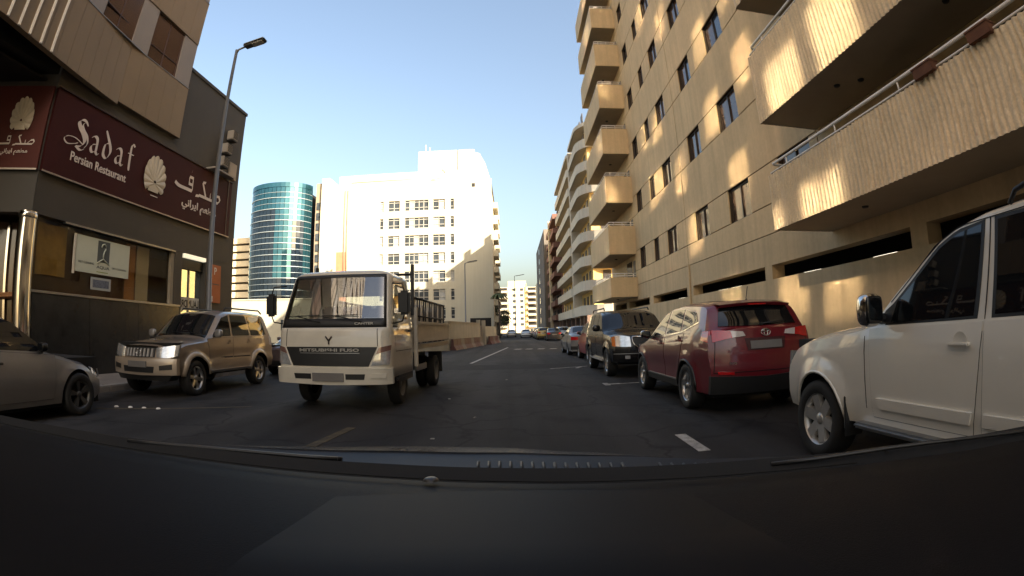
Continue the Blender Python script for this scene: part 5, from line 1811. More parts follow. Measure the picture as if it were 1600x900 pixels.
    c.patch('intake', [(-.42, .50), (.42, .50)], [(-.44, .62), (.44, .62)], fm, black_pl, off=.052, nu=10, nv=2, parent=b)
    c.patch('number_plate', [(-.26, .60), (.26, .60)], [(-.26, .72), (.26, .72)], fm, plate, off=.075, nu=4, nv=1)
    c.patch('skid_plate', [(-.70, .34), (.70, .34)], [(-.80, .45), (.80, .45)], fm, black_pl, off=.02, nu=10, nv=2, th=.3)
    for sg in (-1, 1):
        for ax in (c.fa, c.ra):
            # broad pale wheel-arch flare
            mb = MB(); mb.smooth = True
            vs = []
            n = 18
            for k in range(n + 1):
                a = math.pi * (-.06 + 1.12 * k / n)
                for rr_, o in ((c.ar - .005, .012), (c.ar + .015, .03), (c.ar + .085, .022), (c.ar + .105, -.01)):
                    y, z = ax - rr_ * math.cos(a), c.wr + rr_ * math.sin(a)
                    y = min(max(y, .02), c.L - .02)
                    vs.append(c.deform(sg * (c.hw(y, max(z, .4)) + o), y, max(z, .42)))
            mb.add(vs, [(k * 4 + j, k * 4 + j + 1, (k + 1) * 4 + j + 1, (k + 1) * 4 + j) for k in range(n) for j in range(3)])
            link('arch_flare', mb.mesh('arch_flare', P_gold2), t)
        r = MB(); x0 = c.hw(3, 1.78) - .08
        r.tube([(sg * x0, 2.35, 1.80), (sg * x0, 2.45, 1.875), (sg * x0, 4.1, 1.875), (sg * x0, 4.25, 1.80)], .02, 8)
        link('roof_rail', r.mesh('roof_rail', black_pl), t)
    c.sides('tail_light', [(4.50, .98), (4.66, .98)], [(4.48, 1.22), (4.62, 1.22)], lens_w, off=.015, nu=3, nv=4)
    c.wheels(6, None, 'plain')
    c.mirrors(1.62, 1.22, P_silver, (.20, .12, .18), .14)
gold_suv()

# ---- silver sedan, side on -------------------------------------------------------
def silver_sedan():
    t = vehicle('silver_sedan', 'silver saloon parked side-on at the left edge, nose towards the champagne off-roader', 'car', -7.40, 6.32, True)
    c = Car(t, 4.75, .90, .22, top=[(0, .62), (.12, .70), (.5, .84), (1.25, .985), (1.42, 1.04), (2.08, 1.455), (2.45, 1.56), (3.2, 1.54), (4.0, 1.20), (4.3, 1.08), (4.7, 1.04), (4.75, 1.0)],
            belt=[(0, .60), (.4, .78), (1.2, .93), (2., .985), (4.0, 1.03), (4.75, 1.0)], plan=[(0, .82), (.4, .935), (1.0, .985), (2, 1.), (3.8, 1.), (4.75, .90)],
            side=[(0, .92), (.15, .96), (.45, 1.), (.75, .985), (1., .93)], tum=.24, fa=.80, ra=3.60, wr=.325, ar=.385, flare=.02, bowf=.16, bowr=.12, nb=.34, rb=.2,
            nose=[(0, .10), (.35, 0), (.5, .0), (.7, .06)], ymid=2.9)
    c.body(P_silver)
    zt = lambda y: c.belt(y) - .005
    c.door([(1.35, .30), (2.55, .30)], [(1.28, zt(1.3)), (2.62, zt(2.6))], P_silver, handle=(2.42, .83), hm=black_pl)
    c.door([(2.60, .30), (3.20, .30)], [(2.66, zt(2.6)), (3.5, zt(3.4))], P_silver, handle=(3.35, .87), hm=black_pl)
    c.sides('window', [(1.48, .98), (2.56, 1.01)], [(1.58, 1.08), (2.06, 1.375), (2.58, 1.465)], pane_car, off=.006, nu=12, nv=6)
    c.sides('window', [(2.64, 1.012), (3.60, 1.05)], [(2.64, 1.47), (3.05, 1.455), (3.46, 1.25)], pane_car, off=.006, nu=12, nv=6)
    c.patch('windscreen', [(-.68, 1.42), (0, 1.36), (.68, 1.42)], [(-.52, 2.32), (0, 2.30), (.52, 2.32)], c.over(), pane_car, off=.007, nu=14, nv=8)
    c.mirror_pair('headlight', [(.50, .56), (.72, .56)], [(.48, .66), (.74, .69)], c.front(), head_l, off=.012, nu=6, nv=3)
    c.sides('headlight', [(.05, .56), (.30, .62)], [(.06, .66), (.42, .735)], head_l, off=.010, nu=6, nv=3)
    c.patch('grille', [(-.36, .50), (.36, .50)], [(-.40, .63), (.40, .63)], c.front(), black_pl, off=.012, nu=8, nv=3)
    c.wheels(5, M('alloy_dark', (.09, .09, .09), .4, .7, var=.1), 'twin')
    c.mirrors(1.60, .985, P_black, (.19, .11, .13), .12)
silver_sedan()

# ---- black SUV facing the camera ---------------------------------------------------
def black_suv():
    t = vehicle('black_suv', 'black chrome-grilled four-wheel drive facing us behind the red crossover', 'suv', 3.40, 12.25, False)
    c = Car(t, 4.9, .95, .40, top=[(0, 1.02), (.08, 1.09), (.5, 1.16), (1.35, 1.22), (1.5, 1.27), (2.1, 1.72), (2.45, 1.80), (3.5, 1.83), (4.6, 1.80), (4.8, 1.6), (4.9, 1.3)],
            belt=[(0, 1.0), (.4, 1.1), (1.4, 1.18), (4.9, 1.22)], plan=[(0, .90), (.4, .97), (1.2, 1.), (4., 1.), (4.9, .95)],
            side=SIDE_SUV, tum=.16, fa=.95, ra=3.82, wr=.375, ar=.43, flare=.03, bowf=.10, nb=.18, nose=[(0, .08), (.5, 0), (.8, .0), (1.1, .06)], tail=[(0, 0), (1.2, 0), (1.8, .2)], ymid=3., tyw=.26)
    c.body(P_black)
    zt = lambda y: c.belt(y) - .005
    c.door([(1.50, .48), (2.50, .48)], [(1.45, zt(1.4)), (2.55, zt(2.5))], P_black, handle=(2.35, 1.05), hm=chrome)
    c.door([(2.55, .48), (3.36, .48)], [(2.58, zt(2.5)), (3.5, zt(3.4))], P_black, handle=(3.3, 1.06), hm=chrome)
    c.sides('window', [(1.72, 1.22), (2.50, 1.235)], [(1.80, 1.31), (2.15, 1.62), (2.52, 1.70)], pane_car, off=.006, nu=10, nv=5)
    c.sides('window', [(2.58, 1.235), (3.42, 1.24)], [(2.58, 1.705), (3.36, 1.70)], pane_car, off=.006, nu=8, nv=5)
    c.sides('window', [(3.5, 1.24), (4.55, 1.245)], [(3.44, 1.70), (4.45, 1.68)], pane_car, off=.006, nu=8, nv=5)
    c.patch('windscreen', [(-.76, 1.50), (0, 1.46), (.76, 1.50)], [(-.62, 2.10), (0, 2.09), (.62, 2.10)], c.over(), pane_car, off=.008, nu=14, nv=8)
    fm = c.front()
    c.mirror_pair('headlight', [(.46, .80), (.66, .80), (.86, .82)], [(.48, 1.05), (.66, 1.085), (.87, 1.09)], fm, head_l, off=.018, nu=8, nv=5, th=.06)
    c.mirror_pair('indicator', [(.84, .81), (.925, .83)], [(.85, 1.06), (.925, 1.06)], fm, amber, off=.022, nu=3, nv=4)
    c.patch('grille', [(-.38, .78), (.38, .78)], [(-.40, 1.03), (.40, 1.03)], fm, black_pl, off=.012, nu=10, nv=3)
    for sg in (-1, 1):
        P = [fm(sg * x, z, .03) for x, z in ((.42, 1.04), (.42, .92), (.38, .84), (.28, .77))]
        link('grille_bar', MB().tube(P, .022, 8).mesh('grille_bar', chrome), t)
    link('grille_bar', MB().tube([fm(x, 1.045, .03) for x in (-.42, -.2, 0, .2, .42)], .02, 8).mesh('grille_bar', chrome), t)
    c.patch('front_bumper', [(-.92, .44), (0, .42), (.92, .44)], [(-.93, .70), (0, .70), (.93, .70)], fm, P_black, off=.05, nu=16, nv=4, th=.1)
    c.patch('bumper_line', [(-.90, .62), (0, .62), (.90, .62)], [(-.90, .635), (0, .635), (.90, .635)], fm, dullmetal, off=.056, nu=16, nv=1)
    c.mirror_pair('fog_lamp', [(.50, .50), (.62, .50)], [(.50, .58), (.62, .58)], fm, head_l, off=.06, nu=4, nv=3)
    c.patch('number_plate', [(-.26, .74), (.26, .74)], [(-.26, .86), (.26, .86)], fm, plate, off=.05, nu=4, nv=1)
    for sg in (-1, 1):
        r = MB(); x0 = c.hw(3, 1.78) - .08
        r.tube([(sg * x0, 2.4, 1.80), (sg * x0, 2.5, 1.87), (sg * x0, 4.4, 1.87), (sg * x0, 4.5, 1.80)], .02, 8)
        link('roof_rail', r.mesh('roof_rail', black_pl), t)
        link('side_step', MB().cbox((sg * .92, 2.4, .40), (.12, 2.0, .05), ch=.02).mesh('side_step', dullmetal), t)
    c.wheels(6, None, 'plain')
    c.mirrors(1.72, 1.23, P_black, (.22, .13, .18), .16)
black_suv()

# ---- simple traffic and parked cars ------------------------------------------------
def plain_car(name, label, paint, x, yfront, away, kind='sedan', group=None, sc=1., tail_on=True):
    t = vehicle(name, label, 'car', x, yfront, away, group)
    if kind == 'sedan':
        c = Car(t, 4.55, .88, .22, top=[(0, .66), (.12, .74), (1.15, .97), (1.3, 1.01), (2.1, 1.38), (2.5, 1.44), (3.1, 1.43), (3.75, 1.10), (4.4, 1.06), (4.50, 1.0), (4.55, .95)],
                belt=[(0, .64), (.4, .8), (1.2, .93), (4.0, 1.0), (4.55, .96)], plan=[(0, .86), (.4, .95), (1.0, 1.), (3.8, 1.), (4.55, .92)], side=[(0, .93), (.2, .97), (.5, 1.), (1., .94)], tum=.22,
                fa=.85, ra=3.5, wr=.31, ar=.36, flare=.01, nb=.25, rb=.16, nose=[(0, .08), (.4, 0), (.75, .05)], ymid=2.8)
        c.sides('window', [(1.5, 1.0), (2.45, 1.02)], [(1.62, 1.06), (2.45, 1.355)], pane_car, nu=8, nv=4)
        c.sides('window', [(2.52, 1.02), (3.4, 1.05)], [(2.52, 1.36), (3.2, 1.28)], pane_car, nu=8, nv=4)
        c.patch('windscreen', [(-.64, 1.36), (.64, 1.36)], [(-.52, 2.05), (.52, 2.05)], c.over(), pane_car, off=.008, nu=10, nv=6)
        c.patch('rear_screen', [(-.54, 3.2), (.54, 3.2)], [(-.62, 3.66), (.62, 3.66)], c.over(), pane_car, off=.008, nu=10, nv=6)
        zl = .80
    else:
        c = Car(t, 4.3, .88, .28, top=[(0, .80), (.1, .88), (.95, 1.04), (1.1, 1.08), (1.8, 1.52), (2.2, 1.60), (3.4, 1.60), (3.95, 1.52), (4.20, 1.15), (4.3, 1.08)],
                belt=[(0, .78), (.4, .92), (1.2, 1.02), (4.3, 1.1)], plan=[(0, .86), (.4, .95), (1.0, 1.), (3.6, 1.), (4.3, .93)], side=[(0, .93), (.2, .97), (.5, 1.), (1., .95)], tum=.17,
                fa=.8, ra=3.4, wr=.33, ar=.385, flare=.015, nb=.22, rb=.14, nose=[(0, .08), (.4, 0), (.9, .05)], tail=[(0, .05), (.6, 0), (1.1, .06), (1.6, .2)], ymid=2.6)
        c.sides('window', [(1.32, 1.08), (2.15, 1.10)], [(1.45, 1.16), (2.15, 1.49)], pane_car, nu=8, nv=4)
        c.sides('window', [(2.22, 1.10), (3.0, 1.12)], [(2.22, 1.50), (2.95, 1.49)], pane_car, nu=8, nv=4)
        c.sides('window', [(3.07, 1.12), (3.7, 1.16)], [(3.02, 1.48), (3.55, 1.44)], pane_car, nu=6, nv=4)
        c.patch('windscreen', [(-.66, 1.16), (.66, 1.16)], [(-.54, 1.78), (.54, 1.78)], c.over(), pane_car, off=.008, nu=10, nv=6)
        c.patch('rear_screen', [(-.54, 3.95), (.54, 3.95)], [(-.62, 4.18), (.62, 4.18)], c.over(), pane_car, off=.01, nu=10, nv=6)
        zl = .92
    c.body(paint)
    c.mirror_pair('headlight', [(.48, zl - .16), (.78, zl - .15)], [(.46, zl - .05), (.80, zl - .02)], c.front(), head_l, off=.012, nu=5, nv=3)
    c.mirror_pair('tail_light', [(.46, zl - .04), (.80, zl - .05)], [(.46, zl + .10), (.80, zl + .12)], c.rear(), tail_r, off=.012, nu=5, nv=3)
    c.patch('number_plate', [(-.26, zl - .14), (.26, zl - .14)], [(-.26, zl - .03), (.26, zl - .03)], c.rear(), plate, off=.014, nu=4, nv=1)
    c.patch('bumper', [(-.78, .30), (.78, .30)], [(-.80, .46), (.80, .46)], c.front(), black_pl, off=.012, nu=10, nv=2)
    c.patch('bumper', [(-.80, .30), (.80, .30)], [(-.82, .46), (.82, .46)], c.rear(), black_pl, off=.012, nu=10, nv=2)
    c.wheels(5)
    c.mirrors(1.55, c.belt(1.55) + .02, paint, (.17, .10, .12), .11)
    return t

P_lred = P_red2
plain_car('red_hatchback', 'bright red hatchback hidden mostly behind the black four-wheel drive', P_red2, 3.70, 22.5, True, 'hatch')
plain_car('silver_saloon', 'silver saloon seen from behind past the bright red hatchback', P_silver, 3.52, 28.0, True, 'sedan')
PC = [carpaint('far_white', (.62, .60, .55)), carpaint('far_grey', (.20, .20, .21), .4), carpaint('far_black', (.02, .02, .022)), carpaint('far_beige', (.38, .31, .22), .2)]
plain_car('parked_car', 'white hatchback parked askew in front of the yellow block arcade', PC[0], 6.3, 60.5, False, 'hatch', 'cars parked down the street')
plain_car('parked_car', 'dark saloon beside the yellow taxi down the street', PC[2], 4.6, 60.0, True, 'sedan', 'cars parked down the street')
plain_car('yellow_taxi', 'yellow taxi parked down the street among grey cars', P_yel, 3.9, 67, True, 'hatch')
plain_car('parked_car', 'grey saloon parked just beyond the yellow taxi', PC[1], 3.9, 73.5, True, 'sedan', 'cars parked down the street')
plain_car('parked_car', 'beige hatchback third beyond the yellow taxi', PC[3], 3.9, 79.5, True, 'hatch', 'cars parked down the street')
plain_car('moving_car', 'white saloon driving away in the middle of the far road', PC[0], 2.2, 84.0, False, 'sedan', 'cars on the road')
plain_car('moving_car', 'pale saloon at the far left kerb near the trees', PC[0], -.3, 94.0, False, 'sedan', 'cars on the road')
plain_car('parked_car', 'grey car far down the right kerb before the grey slab', PC[1], 4.2, 96.0, True, 'sedan', 'cars parked down the street')
plain_car('parked_car', 'dark car farthest down the shaded kerb', PC[2], 4.4, 106.0, True, 'hatch', 'cars parked down the street')
plain_car('mauve_car', 'brownish car mostly hidden between the champagne off-roader and truck', P_mauve, -6.9, 14.0, False, 'hatch')
# ---- white flatbed truck -----------------------------------------------------------
def truck():
    t = vehicle('flatbed_truck', 'cream cab-over flatbed truck driving towards us with a slatted load', 'truck', -3.04, 7.85, False, yaw=-2.2)
    t.scale = (1.045, 1, 1.005)
    P_tr = carpaint('paint_truck_cream', (.60, .555, .46), 0, .38, .10)
    HW = 1.0
    # ring outline of the cab at height z: front bow, rounded front corners
    def ring(z):
        lean = float(np.interp(z, [.45, .8, 1.30, 1.50, 2.25, 2.36], [.02, 0, .03, .10, .42, .50]))
        hw = HW * float(np.interp(z, [.45, 1.0, 1.40, 2.25, 2.36], [.985, 1.0, .99, .90, .86]))
        rear = 1.70
        r = .20
        P = []
        nf, nc, ns, nr = 12, 6, 12, 6
        bow = .10
        def fy(x): return lean + bow * (x / hw) ** 2
        for i in range(nf):                                      # front, from -x to +x
            x = -(hw - r) + 2 * (hw - r) * i / nf
            P.append((x, fy(x)))
        yc = fy(hw - r) + r
        for i in range(nc):
            a = math.pi / 2 * i / nc
            P.append((hw - r + r * math.sin(a), yc - r * math.cos(a)))
        for i in range(ns):
            P.append((hw, yc + (rear - yc) * i / ns))
        for i in range(nr * 2):
            P.append((hw - 2 * hw * i / (nr * 2), rear))
        for i in range(ns):
            P.append((-hw, rear - (rear - yc) * i / ns))
        for i in range(nc):
            a = math.pi / 2 * (nc - i) / nc
            P.append((-(hw - r + r * math.sin(a)), yc - r * math.cos(a)))
        return [(x, y, z) for x, y in P]
    zs = [.55, .72, .78, .90, 1.05, 1.20, 1.32, 1.38, 1.46, 1.53, 1.60, 1.70, 1.80, 1.90, 2.00, 2.10, 2.17, 2.24, 2.30]
    rings = [ring(z) for z in zs]
    n = len(rings[0])
    nf, nc, ns, nr = 12, 6, 12, 6
    F0 = 0; Cr = nf; Sr = nf + nc; Rr = Sr + ns; Sl = Rr + nr * 2; Cl = Sl + ns
    def kind(i, j):
        """what the cell i (round the ring), j (height) is"""
        z0, z1 = zs[j], zs[j + 1]
        front = i < Cr or i >= Cl + nc - 2 or (Cr <= i < Cr + 2)
        frontin = i < Cr
        if front and z0 >= 1.52 and z1 <= 2.245: return 'glass'
        if (front or (Cr + 2 <= i < Cr + 3) or (i == Cl + nc - 3)) and z0 >= 1.37 and z1 <= 2.31: return 'black'
        def sidewin(k):
            # k = cells from the front corner
            if z0 >= 1.52 and z1 <= 2.11 and 1 <= k <= 8: return 'sideglass'
            if z0 >= 1.37 and z1 <= 1.53 and 0 <= k <= 2: return 'sideglass'
            return None
        if Sr <= i < Rr:
            s_ = sidewin(i - Sr)
            if s_: return s_
        if Sl <= i < Cl:
            s_ = sidewin(ns - 1 - (i - Sl))
            if s_: return s_
        if Rr + 3 <= i < Rr + 9 and z0 >= 1.52 and z1 <= 2.01: return 'rearglass'
        return 'paint'
    buckets = {}
    V = [p for r_ in rings for p in r_]
    for j in range(len(zs) - 1):
        for i in range(n):
            i2 = (i + 1) % n
            buckets.setdefault(kind(i, j), []).append((j * n + i, j * n + i2, (j + 1) * n + i2, (j + 1) * n + i))
    # roof cap
    top = rings[-1]
    cx = sum(p[0] for p in top) / n; cyy = sum(p[1] for p in top) / n
    o = len(V)
    for s_, z in ((.93, 2.345), (.8, 2.375), (.5, 2.395)):
        V += [(cx + (p[0] - cx) * s_, cyy + (p[1] - cyy) * s_, z) for p in top]
    V.append((cx, cyy, 2.40))
    base = (len(zs) - 1) * n
    for k in range(3):
        a, b = (base if k == 0 else o + (k - 1) * n), o + k * n
        for i in range(n):
            buckets['paint'].append((a + i, a + (i + 1) % n, b + (i + 1) % n, b + i))
    for i in range(n):
        buckets['paint'].append((o + 2 * n + i, o + 2 * n + (i + 1) % n, o + 3 * n))
    def piece(name, fs, m, parent=t, push=0.):
        used = sorted({i for f in fs for i in f}); mp = {k: q for q, k in enumerate(used)}
        mb = MB(); mb.smooth = True
        mb.add([V[i] for i in used], [tuple(mp[i] for i in f) for f in fs])
        ob = link(name, mb.mesh(name, m), parent)
        if push:
            ob.modifiers.new('thick', 'SOLIDIFY').thickness = push
        return ob
    cab = piece('cab', buckets['paint'], P_tr, push=.02)
    piece('windscreen_surround', buckets['black'], black_pl, push=.02)
    gl = clear_glass('truck_glass', (.66, .70, .68), .17)
    wsn = piece('windscreen', buckets['glass'], gl)
    L_ = [f for f in buckets['sideglass'] if V[f[0]][0] < 0]; R_ = [f for f in buckets['sideglass'] if V[f[0]][0] > 0]
    piece('side_window', L_, gl); piece('side_window', R_, gl)
    piece('rear_window', buckets['rearglass'], gl)
    # inside of the cab
    link('cab_floor', MB().box(-.95, .95, .25, 1.65, .95, 1.0).mesh('cab_floor', dark_in), t)
    ds = MB(); ds.prism([(.30, 1.0), (.62, 1.0), (.62, 1.40), (.35, 1.50)], 'X', -.9, .9)
    link('cab_dashboard', ds.mesh('cab_dashboard', M('cab_dash', (.05, .05, .052), .7, var=.1)), t)
    for x in (-.5, .1, .55):
        s_ = MB(); s_.cbox((x, 1.2, 1.15), (.46, .5, .2), ch=.05); s_.cbox((x, 1.46, 1.5), (.44, .14, .6), ch=.05)
        link('seat', s_.mesh('seat', M('seat_dark', (.03, .03, .033), .8, var=.1)), t)
    st = MB(); a0 = .5
    st.tube([(a0 + .2 * math.cos(a), .80 + .08 * math.sin(a), 1.46 + .17 * math.sin(a)) for a in [2 * math.pi * k / 24 for k in range(25)]], .014, 6)
    link('steering_wheel', st.mesh('steering_wheel', black_pl), t)
    link('dash_papers', MB().cbox((.18, .52, 1.54), (.42, .2, .10), ch=.01).mesh('dash_papers', M('paper', (.42, .42, .40), .7, var=.05)), t)
    link('dash_papers', MB().cbox((.62, .55, 1.53), (.36, .16, .05), ch=.01).mesh('dash_papers', M('paper', (.42, .42, .40))), t)
    link('rear_mirror', MB().cbox((.10, .52, 2.10), (.2, .03, .08), ch=.01).mesh('rear_mirror', black_pl), t)
    hg = MB(); hg.lathe([(.0, -.0), (.04, -.03), (.05, -.12), (.03, -.2), (0, -.22)], 10, 'Z', (-.05, .55, 2.12))
    link('hanging_charm', hg.mesh('hanging_charm', M('charm', (.35, .34, .30), .7, var=.2)), t)
    # wipers
    for x0, x1 in ((-.72, -.05), (.0, .62)):
        w_ = MB()
        y0 = lambda x, z: .10 * (x / 1.0) ** 2 + float(np.interp(z, [1.50, 2.25], [.10, .42])) - .03
        w_.tube([(x0 + .55, y0(x0 + .55, 1.46) - .01, 1.47), (x0 + .1, y0(x0, 1.56), 1.575)], .010, 6)
        w_.tube([(x0 - .15, y0(x0 - .15, 1.56), 1.572), (x1 - .15, y0(x1 - .15, 1.58), 1.59)], .009, 6)
        link('wiper', w_.mesh('wiper', black_pl), wsn)
    fy = lambda x, z, o=0: float(np.interp(z, [.45, .8, 1.30, 1.50, 2.25, 2.36], [.02, 0, .03, .10, .42, .50])) + .10 * (x / HW) ** 2 - o
    def fpatch(name, A, B, m, off=.01, nu=10, nv=3, parent=t, th=.04):
        mb = MB(); mb.smooth = True
        fr, bk = [], []
        for j in range(nv + 1):
            for i in range(nu + 1):
                a = chain(A, i / nu); b = chain(B, i / nu)
                x, z = (a[0] + (b[0] - a[0]) * j / nv, a[1] + (b[1] - a[1]) * j / nv)
                yy = fy(x, z, off)
                if abs(x) > HW - .2:                       # round the corner
                    q = min((abs(x) - (HW - .2)) / .2, .98)
                    yy = fy(HW - .2, z, 0) + .2 - .2 * math.sqrt(1 - q * q) - off
                fr.append((x * (1 + (off * .3 if abs(x) > HW - .1 else 0)), yy, z)); bk.append((x, yy + th, z))
        N = nu + 1
        mb.add(fr, [(j * N + i, j * N + i + 1, (j + 1) * N + i + 1, (j + 1) * N + i) for j in range(nv) for i in range(nu)])
        rim = [i for i in range(N)] + [j * N + nu for j in range(1, nv + 1)] + [nv * N + i for i in range(nu - 1, -1, -1)] + [j * N for j in range(nv - 1, 0, -1)]
        k = len(rim); mb.smooth = False
        mb.add([fr[i] for i in rim] + [bk[i] for i in rim], [(i, (i + 1) % k, k + (i + 1) % k, k + i) for i in range(k)])
        return link(name, mb.mesh(name, m), parent)
    mir = lambda P: [(-x, z) for x, z in P]
    g = fpatch('grille', [(-.66, .745), (.66, .745)], [(-.80, 1.06), (0, 1.065), (.80, 1.06)], black_pl, .012, 16, 3)
    fpatch('grille_bar', [(-.52, .955), (.52, .955)], [(-.52, .966), (.52, .966)], dullmetal, .02, 10, 1, g)
    text_part('lettering', 'MITSUBISHI FUSO', M('letter_chrome', (.45, .43, .40), .35, .7, var=0), t, (-.52, fy(.3, 1.0, .018), .985), (1, 0, 0), (0, 0, 1), width=1.04, height=.052, bold=.03, depth=.006)
    text_part('lettering', 'CANTER', M('letter_chrome', (.45, .43, .40)), t, (.42, fy(.6, 1.44, .024), 1.425), (1, 0, 0), (0, 0, 1), width=.32, height=.04, bold=.02, depth=.006)
    em = MB()
    for a in (90, 210 + 60 - 60, 330):
        pass
    yy = fy(0, 1.17, .012)
    for (x0, z0, x1, z1) in ((0, 1.165, -.055, 1.235), (0, 1.165, .055, 1.235), (0, 1.165, 0, 1.105)):
        em.tube([(x0, yy, z0), (x1, yy, z1)], .013, 6)
    link('emblem', em.mesh('emblem', M('emblem_brown', (.05, .035, .03), .4, .3, var=0)), t)
    for f in (lambda P: P, mir):
        h = fpatch('headlight', f([(.70, .755), (.97, .775)]), f([(.78, .94), (.985, 1.0)]), head_l, .014, 8, 4)
        fpatch('indicator', f([(.78, .945), (.985, 1.005)]), f([(.83, 1.05), (.99, 1.09)]), M('indicator_mauve', (.22, .12, .10), .2, .2, var=.1, coat=1), .014, 6, 2)
        fpatch('panel_gap', f([(.80, 1.07), (.81, 1.07)]), f([(.79, 1.36), (.80, 1.36)]), seam, .004, 1, 4)
    b = fpatch('front_bumper', [(-1.0, .46), (0, .44), (1.0, .46)], [(-1.0, .715), (0, .725), (1.0, .715)], P_tr, .07, 24, 4, th=.16)
    fpatch('bumper_slot', [(-.60, .535), (-.30, .535)], [(-.62, .625), (-.30, .625)], black_pl, .075, 4, 1, b)
    fpatch('bumper_slot', [(.30, .535), (.60, .535)], [(.30, .625), (.62, .625)], black_pl, .075, 4, 1, b)
    fpatch('bumper_step', [(.70, .56), (.92, .56)], [(.72, .64), (.93, .64)], P_tr, .084, 5, 2, b)
    fpatch('number_plate', [(-.27, .50), (.27, .50)], [(-.27, .64), (.27, .64)], plate, .095, 4, 1)
    # door lines
    for sg in (-1, 1):
        d = MB()
        for (y, z0, z1) in ((.42, .98, 1.50), (1.52, .80, 2.2)):
            hw_ = lambda z: HW * float(np.interp(z, [.45, 1.0, 1.40, 2.25, 2.36], [.985, 1.0, .99, .90, .86]))
            d.add([(sg * (hw_(z0) + .014), y - .006, z0), (sg * (hw_(z0) + .014), y + .006, z0), (sg * (hw_(z1) + .014), y + .006, z1), (sg * (hw_(z1) + .014), y - .006, z1)], [(0, 1, 2, 3)])
        d.add([(sg * 1.014, .42, .975), (sg * 1.014, 1.52, .975), (sg * 1.014, 1.52, .985), (sg * 1.014, .42, .985)], [(0, 1, 2, 3)])
        link('door_gap', d.mesh('door_gap', seam), t)
        link('handle', MB().cbox((sg * 1.02, 1.36, 1.32), (.03, .16, .05), ch=.01).mesh('handle', black_pl), t)
        # mirror on its arm
        m_ = MB(); m_.tube([(sg * .97, .42, 2.12), (sg * 1.16, .30, 2.1), (sg * 1.2, .28, 1.95)], .014, 6)
        link('mirror_arm', m_.mesh('mirror_arm', black_pl), t)
        m_ = MB()
        m_.tube([(sg * .99, .42, 1.45), (sg * 1.16, .30, 1.48), (sg * 1.2, .28, 1.6)], .014, 6)
        ma = link('mirror_arm', m_.mesh('mirror_arm', black_pl), t)
        mm = MB(); mm.cbox((sg * 1.20, .28, 1.78), (.20, .10, .40), ch=.04)
        mm2 = link('wing_mirror', mm.mesh('wing_mirror', black_pl), t)
        link('mirror_glass', MB().cbox((sg * 1.2, .332, 1.78), (.16, .006, .35), ch=.002).mesh('mirror_glass', chrome), mm2)
        link('cab_step', MB().cbox((sg * .93, .85, .50), (.16, .75, .05), ch=.015).mesh('cab_step', black_pl), t)
        # wheel arch panel
        ar = MB()
        ar.box(sg * .80, sg * 1.004, .62, 1.62, .44, .56)
        link('wheel_housing', ar.mesh('wheel_housing', black_pl), t)
    # chassis
    for sg in (-1, 1):
        link('chassis_rail', MB().box(sg * .33, sg * .43, .5, 5.5, .58, .78).mesh('chassis_rail', under), t)
        link('side_guard', MB().box(sg * .90, sg * .94, 2.2, 3.2, .50, .62).mesh('side_guard', dullmetal), t)
        link('fuel_tank', MB().cbox((sg * .70, 2.35, .66), (.36, .7, .30), ch=.05).mesh('fuel_tank', under), t)
        link('mud_flap', MB().box(sg * .62, sg * .96, 4.98, 5.0, .28, .8).mesh('mud_flap', black_pl), t)
    link('engine_block', MB().box(-.6, .6, .15, 1.7, .42, .95).mesh('engine_block', under), t)
    # bed: deck, hinged sides, headboard frame
    y0, y1, zd = 1.84, 5.65, .95
    link('bed_deck', MB().box(-1.02, 1.02, y0, y1, zd, zd + .1).mesh('bed_deck', M('bed_cream', (.45, .40, .32), .55, var=.15, vs=2)), t)
    bedp = M('bed_cream', (.45, .40, .32))
    for sg in (-1, 1):
        sd = link('side_board', MB().cbox((sg * 1.035, (y0 + y1) / 2, 1.30), (.035, y1 - y0 - .04, .42), ch=.008).mesh('side_board', bedp), t)
        link('side_rib', MB().cbox((sg * 1.06, (y0 + y1) / 2, 1.47), (.03, y1 - y0 - .08, .06), ch=.01).mesh('side_rib', bedp), sd)
        link('side_rib', MB().cbox((sg * 1.06, (y0 + y1) / 2, 1.12), (.03, y1 - y0 - .08, .06), ch=.01).mesh('side_rib', bedp), sd)
        link('corner_post', MB().cbox((sg * 1.03, y0 - .02, 1.2), (.07, .07, 1.15), ch=.01).mesh('corner_post', bedp), t)
        link('rack_post', MB().cbox((sg * .98, y0 - .04, 2.12), (.06, .06, 1.0), ch=.008).mesh('rack_post', black_pl), t)
    link('tail_board', MB().cbox((0, y1, 1.30), (2.04, .035, .42), ch=.008).mesh('tail_board', bedp), t)
    link('rack_bar', MB().tube([(-.98, y0 - .04, 2.42), (.98, y0 - .04, 2.42)], .025, 8).mesh('rack_bar', black_pl), t)
    hb = MB()
    for k in range(6):
        hb.box(-.98, .98, y0 - .03, y0 - .005, 1.08 + k * .10, 1.14 + k * .10)
    link('headboard', hb.mesh('headboard', bedp), t)
    # load: slatted racks on top of the bed
    ld = thing('slatted_load', 'black and pale slatted racks stacked on the truck bed', 'load', t.location, t.rotation_euler[2])
    ld.scale = t.scale
    for sg in (-1, 1):
        rl = MB()
        rl.tube([(sg * .95, y0 + .1, 1.98), (sg * .95, y1 - .15, 1.98)], .024, 6)
        rl.tube([(sg * .95, y0 + .1, 1.62), (sg * .95, y1 - .15, 1.62)], .02, 6)
        rail = link('rack_rail', rl.mesh('rack_rail', black_pl), ld)
        for k in range(17):
            y = y0 + .18 + k * .205
            sl = MB(); sl.tube([(sg * .95, y, 1.06), (sg * .95, y + .12, 1.98)], .018, 5)
            link('slat', sl.mesh('slat', black_pl if k % 3 else M('slat_pale', (.40, .36, .29), .6, var=.1)), rail)
